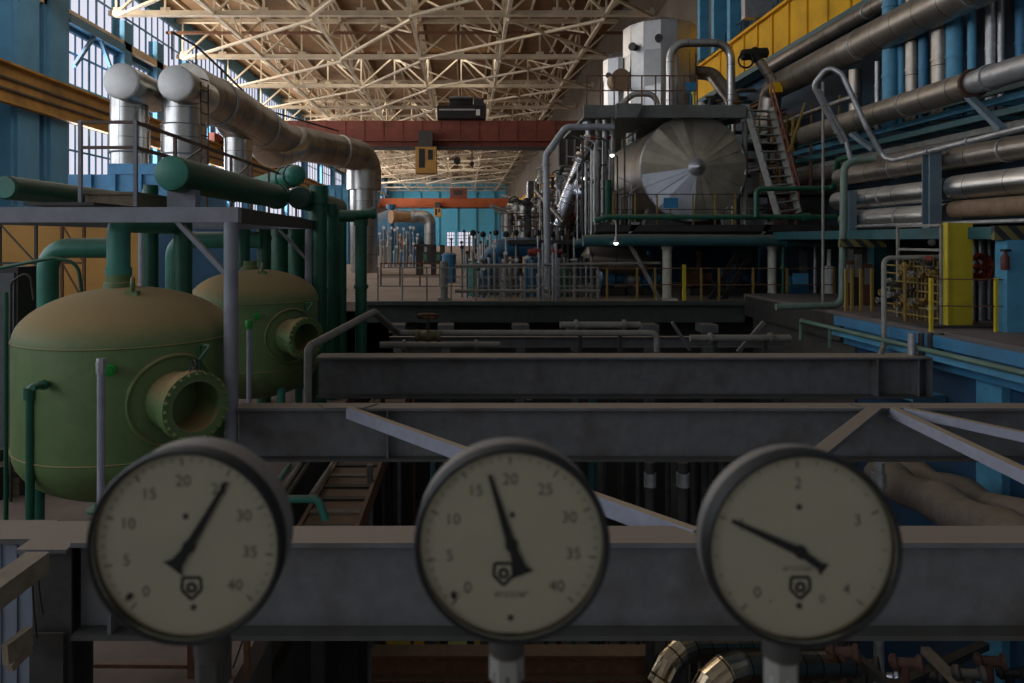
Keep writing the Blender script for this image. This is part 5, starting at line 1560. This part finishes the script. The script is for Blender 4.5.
MB().box((9.97, 15.02, 10.25), (10.24, 15.28, 10.28)).build('base_plate', MATS['blue grey steel'], t, False)
tag(MB().ibeam((10.2, 18.5, 10.2), (10.2, 18.5, 11.3), .2, .2).build('pipe_support_post', MATS['blue grey steel'], None, False), 'short dark blue post holding the far part of the pipe bundle', 'post')
for i, (p, q) in enumerate((((968, 96, 15), (1003, 130, 13.6)), ((852, 134, 18.5), (874, 150, 17.5)))):
    tag(MB().bar(at(*p), at(*q), .14, .1).build('angle_bracket', MATS['blue grey steel']), ['blue-grey bracket slanting down from the rusty pipe joint', 'blue-grey bracket under the far part of the second thick pipe'][i], 'bracket')
# standing pipes behind
for i, (p0, p1, Y, m, lab) in enumerate((
    (883, 897, 19.2, BLUEPIPE, 'thick light blue upright pipe behind the silver pipes, nearest the stair'), (898, 905, 19, BLUEPIPE, 'slim light blue upright pipe next to the thick one'),
    (906, 919, 18.5, SILVERDK, 'dull lagged upright pipe beside the slim light blue one'), (919, 928, 18.2, BLUEPAINT, 'bright blue upright pipe between two dull lagged ones'),
    (932, 948, 17.5, SILVERDK, 'broad dull lagged upright pipe in the middle of the wall row'), (947, 962, 17.2, BLUEPIPE, 'broad light blue upright pipe beside the broad lagged one'),
    (968, 976, 16.8, BLUEPIPE, 'slim light blue upright pipe standing alone above the second thick pipe'), (986, 996, 16.4, GALV, 'pale grey upright pipe, thicker of a pair by the photo edge'),
    (998, 1004, 16.2, GALV, 'pale grey upright pipe, thinner of a pair by the photo edge'), (1016, 1026, 16, BLUEPAINT, 'bright blue upright beam cut by the photo edge'),
    (849, 861, 21, SILVERDK, 'dull lagged upright pipe under the thickest silver pipe'), (875, 880, 20, GALV, 'thin pale upright pipe beside the thick light blue one'))):
    c = at((p0 + p1) / 2, 0, Y)
    r = (p1 - p0) / 2 * Y / F
    pipe('upright_pipe', lab, [(c.x, Y, 13.0), (c.x, Y, 18.0 if p0 > 880 else 15.1)], r, m, rings=((0, .3, 1.12, .06), (0, .68, 1.12, .06)))
for i, (x, z, m) in enumerate(((11.3, 12.62, TEAL), (11.5, 12.95, BLUEPIPE), (11.8, 13.25, TEAL), (12.0, 13.6, BLUEPIPE), (11.7, 12.4, PIPEGREY))):
    o = MB().box((x, 9.5, z), (x + .1, 25.5, z + .14))
    for q in range(9):
        o.box((x + .1, 10 + q * 1.8, z + .02), (12.9, 10.1 + q * 1.8, z + .1))
    tag(o.build('bracketed_rail', m, None, False), ['teal', 'light blue', 'dusky teal', 'pale blue', 'grey'][i] + ' bracketed rail running behind the second thick silver pipe, ' + ['lowest but one', 'third from below', 'fourth from below', 'topmost', 'lowest'][i], 'rail')
tag(MB().box((13.2, 10, 10.4), (13.5, 46, 16.8)).build('wall_panel', mat('dim blue panel', (30, 52, 66), .8, var=.3, scale=.6, grime=.5), None, False), 'dark blue panel wall behind the upright pipes', 'panel')
# canopy with hazard edge
t = thing('gallery_canopy', 'teal canopy slab with a hazard striped edge over the gallery', 'canopy', (11.6, 15, 10.0))
MB().box((9.95, 13.2, 10.02), (13.3, 22.6, 10.25)).build('slab', TEAL, t, False)
MB().box((9.92, 13.12, 10.0), (10.55, 13.2, 10.27)).build('hazard_edge', HAZARD, t, False)
MB().box((10.55, 13.12, 9.98), (13.3, 13.2, 10.27)).build('edge', TEAL, t, False)
a, b = at(838, 247, 17.5), at(884, 239, 17.5)
tag(MB().box((a.x, 17.4, a.z), (b.x, 17.5, b.z)).build('hazard_board', HAZARD, None, False), 'hazard striped board at the end of the teal pipe', 'board')

# ================================================================== GALLERY WITH THE YELLOW CABINET
GZ = 8.27
t = thing('valve_rack', 'yellow valve rack with a tall yellow end panel on the gallery', 'rack', (9.7, 14.5, GZ))
a, b = at(944, 0, 13.9), at(971, 0, 13.9)
MB().box((a.x, 13.85, GZ + .05), (b.x, 13.95, 10.34)).box((a.x, 13.8, GZ + .05), (a.x + .04, 13.85, 10.34)).build('end_panel', CABYELLOW, t, False)
for x in (a.x + .02, a.x + .02):
    pass
FR = PIPEGREY
for y in (13.95, 15.35):
    MB().bar((a.x - .02, y, GZ), (a.x - .02, y, 10.3), .05).build('upright', FR, t, False)
for z in (10.3, 9.8):
    MB().bar((a.x - .02, 13.95, z), (a.x - .02, 15.35, z), .05).build('crossbar', FR, t, False)
rk = random.Random(21)
for j in range(7):
    z = GZ + .15 + j * .17
    MB().tube([(a.x - .04, 13.98, z), (a.x - .04, 15.9, z)], .018, 8).build('manifold_tube', YELPOST, t)
for j in range(12):
    y = 14.05 + j * .125
    MB().tube([(a.x + .06, y, GZ + .05), (a.x + .06, y, GZ + 1.2 + .1 * (j % 3))], (.014 if j % 3 else .024), 8).build('riser_tube', YELPOST, t)
for j in range(30):
    y, z = rk.uniform(14.0, 15.8), rk.uniform(GZ + .3, GZ + 1.35)
    v = MB().lathe((a.x - .08, y, z), (-1, 0, 0), [(0, .05), (.06, .06), (.07, .02), (.14, .02)], 8).torus((a.x - .22, y, z), (1, 0, 0), .06, .014, 12, 5).build('valve', rk.choice([YELPOST, YELPOST, BRASS, DARKSTEEL, PIPEGREY]), t)
for j, (y, z) in enumerate(((14.15, 9.95), (14.25, 9.62), (14.6, 9.6))):
    MB().lathe((a.x - .08, y, z), (-.6, -1, 0), [(0, .06), (.05, .07), (.06, .06), (.062, .01)], 16).build('dial_gauge', (DARKSTEEL, REDPIPE, GALV)[j], t)
MB().box((9.05, 13.7, GZ - .02), (10.5, 15.6, GZ + .05)).build('base_tray', DARKSTEEL, t, False)
t = thing('gallery_railing', 'grey pipe railing beside the yellow valve rack', 'railing', (9.1, 15.8, GZ))
q = [at(883, 350, 14.6), at(883, 263, 14.6), at(892, 258, 14.6), at(938, 257, 13.4)]
MB().tube([at(880, 356, 13.2), at(884, 346, 14.2), at(884, 258, 14.6), at(942, 257, 14.3)], .05, 10, .15).build('hoop', PIPEGREY, t)
for px, py in ((905, 262), (926, 262)):
    p = at(px, py, 14.5)
    MB().bar((p.x, p.y, GZ), p, .04).build('post', YELPOST, t)
t = thing('gallery_railing', 'yellow post railing in front of the red hose reel', 'railing', (10.2, 12.9, GZ))
for px, py in ((931, 278), (996, 278)):
    p = at(px, py, 13.2)
    MB().bar((p.x, 13.2, GZ), p, .055).build('post', CABYELLOW, t)
for py in (279, 306):
    MB().bar(at(931, py, 13.2), at(1060, py + 1, 13.2), .022).build('wire_rail', RUST, t)
c = at(982, 268, 13.9)
c.y = 14.5
c = at(981, 267, 14.5)
t = thing('hose_reel', 'dark red hose reel wheel behind the yellow panel', 'hose reel', (c.x, 14.5, c.z - .3))
for k in range(3):
    MB().torus(c + V(0, .05 * k, 0), (0, 1, 0), .25 - .03 * k, .04, 24, 8).build('hose_turn', REDPIPE, t)
w = MB()
for k in range(6):
    an = k * PI / 3
    w.bar(c, c + V(math.cos(an), 0, math.sin(an)) * .24, .03)
w.lathe(c + V(0, -.08, 0), (0, 1, 0), [(0, .06), (.25, .06)], 14).build('spoked_wheel', REDPIPE, t)
MB().bar(c + V(0, .15, 0), (c.x, 14.65, GZ), .06).build('stand', DARKSTEEL, t)
for i, px in enumerate((974, 981, 989)):
    x = at(px, 0, 15.2).x
    pipe('gallery_pipe', 'silver upright pipe behind the hose reel, %s from the yellow panel' % ordn[i], [(x, 15.2, GZ), (x, 15.2, 10.0)], .075 if i != 1 else .1, GALV)
t = thing('mounted_extinguisher', 'small red cylinder hung on the blue gallery column', 'extinguisher', at(1004, 270, 13))
a = at(1005, 270, 13.0)
MB().lathe(a, (0, 0, 1), [(0, .06), (.02, .07), (.24, .07), (.3, .03), (.36, .03)], 16).build('body', mat('dark red paint', (84, 34, 30), .6), t)
MB().box((a.x - .05, 12.95, a.z + .34), (a.x + .08, 13.05, a.z + .39)).build('valve', BLACK, t)
x0, x1 = at(1001, 0, 13.25).x, at(1016, 0, 13.25).x
tag(MB().box((x0, 13.1, GZ), (x1 + .05, 13.4, 10.0)).build('gallery_column', BLUEPIPE, None, False), 'light blue gallery column beside the hose reel', 'column')
tag(MB().box((x1 + .2, 13.5, GZ), (13.4, 13.7, 10.0)).build('gallery_wall', TEAL, None, False), 'teal gallery wall cut by the photo edge', 'panel')
tag(MB().box((12.6, 14, GZ), (12.8, 22.5, 10.0)).build('gallery_wall', DARKSTEEL, None, False), 'dark recess wall behind the gallery pipes', 'panel')
x0, x1 = at(874, 0, 19).x, at(893, 0, 19).x
tag(MB().box((x0, 19, GZ), (x1, 19.3, 10.0)).build('gallery_column', TEAL, None, False), 'teal gallery column beyond the grey pipe railing', 'column')
for i, (px, m, h) in enumerate(((850, RUST, 1.2), (858, DARKSTEEL, 1.5), (868, RUST, 1.1))):
    x = at(px, 0, 18.5).x
    t = thing('wall_device', ['rust brown standing box beyond the corner pipe', 'tall dark standing box beyond the corner pipe', 'low rust brown standing box next to the teal column'][i], 'box', (x, 18.5, GZ))
    MB().box((x - .12, 18.5, GZ), (x + .12, 18.8, GZ + h)).build('body', m, t, False)
    MB().box((x - .09, 18.47, GZ + h * .5), (x + .09, 18.5, GZ + h * .9)).build('face', PIPEGREY, t, False)
for i, px in enumerate((846, 852, 861, 872)):
    x = at(px, 0, 17).x
    tag(MB().bar((x, 17, GZ - .2), (x, 17, 9.3), .06).build('rail_post', YELPOST), 'thin yellow rail post on the gallery edge beyond the corner pipe', 'post', 'yellow posts on the gallery edge')
# blue edge girder
t = thing('blue_edge_girder', 'bright blue girder along the gallery edge down the pit side', 'girder', (8.9, 15, 7.6))
MB().box((8.75, 8.0, 8.0), (8.98, 16.6, 8.22)).build('upper_flange', BLUEPAINT, t, False)
MB().box((8.98, 8.0, 7.55), (9.05, 16.6, 8.0)).build('web', BLUEPAINT, t, False)
MB().box((8.62, 8.0, 7.78), (8.98, 16.6, 7.9)).build('lower_flange', BLUEPIPE, t, False)
tag(MB().box((8.9, 16.62, 7.6), (8.99, 22.28, 8.2)).build('dark_edge_girder', DARKSTEEL, None, False), 'dark girder edging the gallery beyond the bright blue one', 'girder')
t = thing('green_edge_railing', 'grey-green pipe rail running along the blue gallery girder', 'railing', (8.5, 14, 7.5))
MB().tube([at(801, 340, 18.3), at(801, 320, 18.3), (8.5, 17.6, 7.96), (8.5, 8.5, 7.98)], .05, 10, .15).build('rail', mat('grey green rail', (86, 112, 98), .55, grime=.3), t)
for y in (16.3, 13.4, 10.5):
    MB().bar((8.5, y, 7.5), (8.5, y, 7.96), .05).build('post', MATS['grey green rail'], t)
for i, px in enumerate((897, 906, 915, 925)):
    x = at(px, 0, 13.6).x
    pipe('stub_pipe', 'short pipe stub on the end of the third beam, %s from the grey rail hoop' % ordn[i], [(x, 13.15, 7.84), (x, 13.15, 8.25)], .05 if i else .07, DARKSTEEL if i else GALV)
tag(MB().box((9.2, 12.0, 0), (9.345, 12.6, 7.6)).build('blue_pilaster', BLUEPIPE, None, False), 'light blue pilaster on the pit wall under the gallery', 'pilaster')
tag(MB().box((9.2, 9.5, 0), (9.345, 10.4, 7.3)).build('blue_pilaster', BLUEPAINT, None, False), 'bright blue pilaster on the pit wall beyond the pale braces', 'pilaster')
tag(MB().box((9.31, 10.6, 0), (9.345, 11.6, 7.0)).build('dark_doorway_panel', BLACK, None, False), 'dark doorway in the blue pit wall', 'doorway')
tag(MB().box((8.7, 13.6, 6.85), (9.345, 16.6, 6.98)).build('blue_ledge', BLUEPIPE, None, False), 'light blue ledge on the pit wall behind the third beam end', 'ledge')

# ================================================================== DOWN IN THE PIT
t = thing('mitred_elbow_pipe', 'bright mitred silver pipe bend low in the pit, outer of two', 'pipe', at(660, 690, 9.5))
MB().tube([at(656, 760, 9.0), at(656, 648, 9.0), at(790, 646, 10.5)], .17, 22, .55, True, 4).build('run', BROWNFOIL, t, False)
t = thing('mitred_elbow_pipe', 'bright mitred silver pipe bend low in the pit, inner of two', 'pipe', at(700, 690, 8.2))
MB().tube([at(698, 780, 8.2), at(699, 667, 8.2), at(850, 664, 9.2)], .18, 22, .5, True, 4).build('run', BROWNFOIL, t, False)
for i, (p, q, r, lab) in enumerate((((880, 476, 13.2), (1060, 560, 8.4), .3, 'lumpy wrapped pipe sloping behind the third gauge, the higher one'), ((905, 470, 13.6), (1075, 540, 9.4), .24, 'lumpy wrapped pipe sloping behind the third gauge, the lower one'))):
    pts = [at(*p).lerp(at(*q), f / 9) + V(0, 0, .04 * math.sin(f * 2.1)) for f in range(10)]
    tag(MB().tube(pts, r, 18, radii=[r * (1 + .12 * math.sin(f * 1.9 + i)) for f in range(10)]).build('wrapped_pipe', INSUL), lab, 'pipe')
rb = random.Random(4)
pcs = [DARKSTEEL, GREYBEAM, DARKSTEEL, DARKSTEEL, RUST, TEAL, DARKSTEEL, PIPEGREY]
for i in range(34):
    px = 372 + i * 14.6 + rb.uniform(-4, 4)
    Y = rb.uniform(11, 15.5)
    if px > 850:
        Y = 13
    x = min(at(px, 0, Y).x, 8.9)
    r = rb.uniform(.03, .09)
    pipe('pit_riser', 'thin dark pipe standing in the gloom of the pit between the beams', [(x, Y, 0), (x, Y, rb.uniform(6.2, 7.0))], r, rb.choice(pcs), 0, 10, 'dark risers in the pit')
for i, (px, r) in enumerate(((683, .1), (650, .09), (879, .1))):
    x = at(px, 0, 10.6).x
    pipe('pit_riser', ['silver capped riser in the pit behind the third gauge', 'dull silver riser with a white collar in the pit', 'silver riser in the pit before the blue wall'][i], [(x, 10.6, 0), (x, 10.6, at(0, 462, 10.6).z)], r * .75, DARKSTEEL if i < 2 else GALV, rings=((0, .96, 1.35, .2),), ringmat=GALV)
pipe('green_pit_pipe', 'green pipe elbow poking out beside the first gauge over the rusty walkway', [at(285, 499, 9.6), at(318, 499, 9.6), at(326, 520, 9.6)], .055, TEALGREEN, .12, 12)
for i, (p, q, m) in enumerate((((292, 462, 13), (272, 490, 10), TEALGREEN), ((302, 462, 13), (281, 492, 10), PIPEGREY), ((310, 462, 13), (286, 497, 10), DARKSTEEL), ((334, 462, 13), (312, 495, 10), PIPEGREY))):
    pipe('floor_pipe', ['green pipe lying along the tank bay floor', 'pale pipe lying along the tank bay floor', 'dark pipe lying along the tank bay floor', 'thin pale pipe lying along the rusty walkway'][i], [at(*p), at(*q)], .045, m)
for i, (px0, px1, py0, py1, Y, m) in enumerate(((386, 393, 636, 655, 12, YELLOW), (393, 410, 639, 648, 12, CABYELLOW), (414, 424, 639, 648, 12, YELLOW), (430, 440, 638, 648, 12.3, YELPOST), (448, 467, 637, 649, 12, mat('pale lime paint', (190, 200, 110), .6)), (474, 480, 638, 649, 12, CABYELLOW))):
    a, b = at(px0, py1, Y), at(px1, py0, Y)
    t = thing('yellow_pump_box', ['slim yellow post box', 'long yellow casing', 'yellow casing', 'dull yellow casing', 'pale lime casing', 'small yellow casing'][i] + ' low in the pit, ' + ordn[i] + ' in line from the rusty rail', 'box', ((a.x + b.x) / 2, Y, 0))
    MB().box((a.x, Y, a.z), (b.x, Y + .5, b.z + .4)).build('casing', m, t, False)
    MB().box((a.x + .02, Y + .1, 0), (b.x - .02, Y + .4, a.z)).build('pedestal', DARKSTEEL, t, False)
tag(MB().ibeam(at(372, 663, 10.8), at(650, 663, 10.8), .3, .4).build('rusty_pit_beam', RUST, None, False), 'rusty beam low in the pit under the middle gauge', 'beam')
tag(MB().ibeam(at(250, 690, 9), at(330, 560, 14), .3, .3).build('pit_beam', DARKSTEEL, None, False), 'dark beam running away along the tank bay edge', 'beam')
for i, px in enumerate((606, 646)):
    x = at(px, 0, 11.5).x
    pipe('bright_pit_pipe', ['bright upright pipe low in the pit, closer to the middle gauge', 'bright upright pipe low in the pit, beside the mitred bend'][i], [(x, 11.5, 0), (x, 11.5, at(0, 600, 11.5).z)], .06, FOIL)
for i in range(9):
    px, py, Y = 842 + i * 21, 652 + (i * 37 % 25), 9 + (i % 3) * .8
    a = at(px, py, Y)
    t = thing('pit_fitting', ['upper rusty', 'dark steel', 'bright silver', 'squat rusty', 'sooty', 'stained grey', 'dark flanged', 'lower rusty', 'black'][i] + ' pipe fitting low in the pit under the third gauge side', 'fitting', (a.x, Y, 0))
    m = [MATS['dark rust'], DARKSTEEL, FOIL, MATS['dark rust'], DARKSTEEL, DARKSTEEL, DARKSTEEL, MATS['dark rust'], BLACK][i]
    MB().tube([(a.x, Y, 0), (a.x, Y, a.z)], .06, 10).build('riser', m, t)
    MB().lathe(a, (.8, -.5, .2), [(-.18, .06), (-.14, .1), (-.09, .1), (-.07, .06), (.12, .07), (.15, .11), (.2, .11)], 14).build('body', m, t)
for i, (p, q) in enumerate((((845, 648, 9.5), (905, 700, 9)), ((925, 650, 10), (975, 700, 9)), ((868, 700, 9.2), (985, 645, 10.5)))):
    tag(MB().bar(at(*p), at(*q), .12, .1).build('pit_strut', WOOD if i == 1 else DARKSTEEL), ['dark strut slanting low under the third gauge', 'dusty plank slanting low beyond the third gauge', 'long dark strut crossing low beyond the third gauge'][i], 'strut')

# ================================================================== LIGHT
w = bpy.data.worlds.new('hall daylight')
bpy.context.scene.world = w
w.use_nodes = True
w.node_tree.nodes['Background'].inputs['Color'].default_value = (.92, .95, 1.0, 1)
w.node_tree.nodes['Background'].inputs['Strength'].default_value = .2


def area(name, loc, rot, sx, sy, power, col):
    l = bpy.data.lights.new(name, 'AREA')
    l.shape, l.size, l.size_y, l.energy, l.color = 'RECTANGLE', sx, sy, power, col
    o = bpy.data.objects.new(name, l)
    C.objects.link(o)
    o.location, o.rotation_euler = loc, rot
    return o


# daylight through the clerestory strip and the window bays of the blue wall
for k in range(9):
    y = 46 + 20 * k
    area('clerestory_light', (XL + .4, y, 26.9), (0, -PI / 2, 0), 3.4, 19, 1250, (1, .9, .76))
for y, p in ((48.2, 2200), (60, 2400), (72, 2400), (96, 2500), (126, 2500), (156, 3000), (190, 4500), (218, 4500)):
    area('window_light', (XL + .4, y, 18.5), (0, -PI / 2, 0), 9, 9, p, (.95, .95, 1))
area('roof_fill', (-15, 33, 29.6), (0, 0, 0), 20, 3, 1700, (1, .94, .86))  # added overhead fill for the left wall and vessels; no lantern here
# added fill lamps under the closed roof, over the rear half of the hall
for k in range(8):
    area('roof_fill', (-6, 52 + 22 * k, 29.6), (0, 0, 0), 20, 3, 750, (1, .92, .8))

# ================================================================== CAMERA
cd = bpy.data.cameras.new('camera')
cam = bpy.data.objects.new('camera', cd)
C.objects.link(cam)
cam.location = (0, 0, CZ)
cam.rotation_euler = (PI / 2, 0, 0)
cd.sensor_width = 36
cd.lens = F / 1024 * 36
cd.shift_x = (512 - CX) / 1024
cd.shift_y = -(341.5 - CY) / 1024
cd.clip_start, cd.clip_end = .05, 600
cd.dof.use_dof = True
cd.dof.focus_distance = 22
cd.dof.aperture_fstop = 6.3
sc = bpy.context.scene
sc.camera = cam
sc.view_settings.view_transform = 'Standard'
sc.view_settings.look = 'None'
sc.view_settings.exposure = 0
sc.view_settings.gamma = 1
sc.view_settings.use_curve_mapping = False
sc.cycles.use_denoising = True
sc.cycles.max_bounces = 8
sc.cycles.sample_clamp_indirect = 4
bpy.context.view_layer.update()
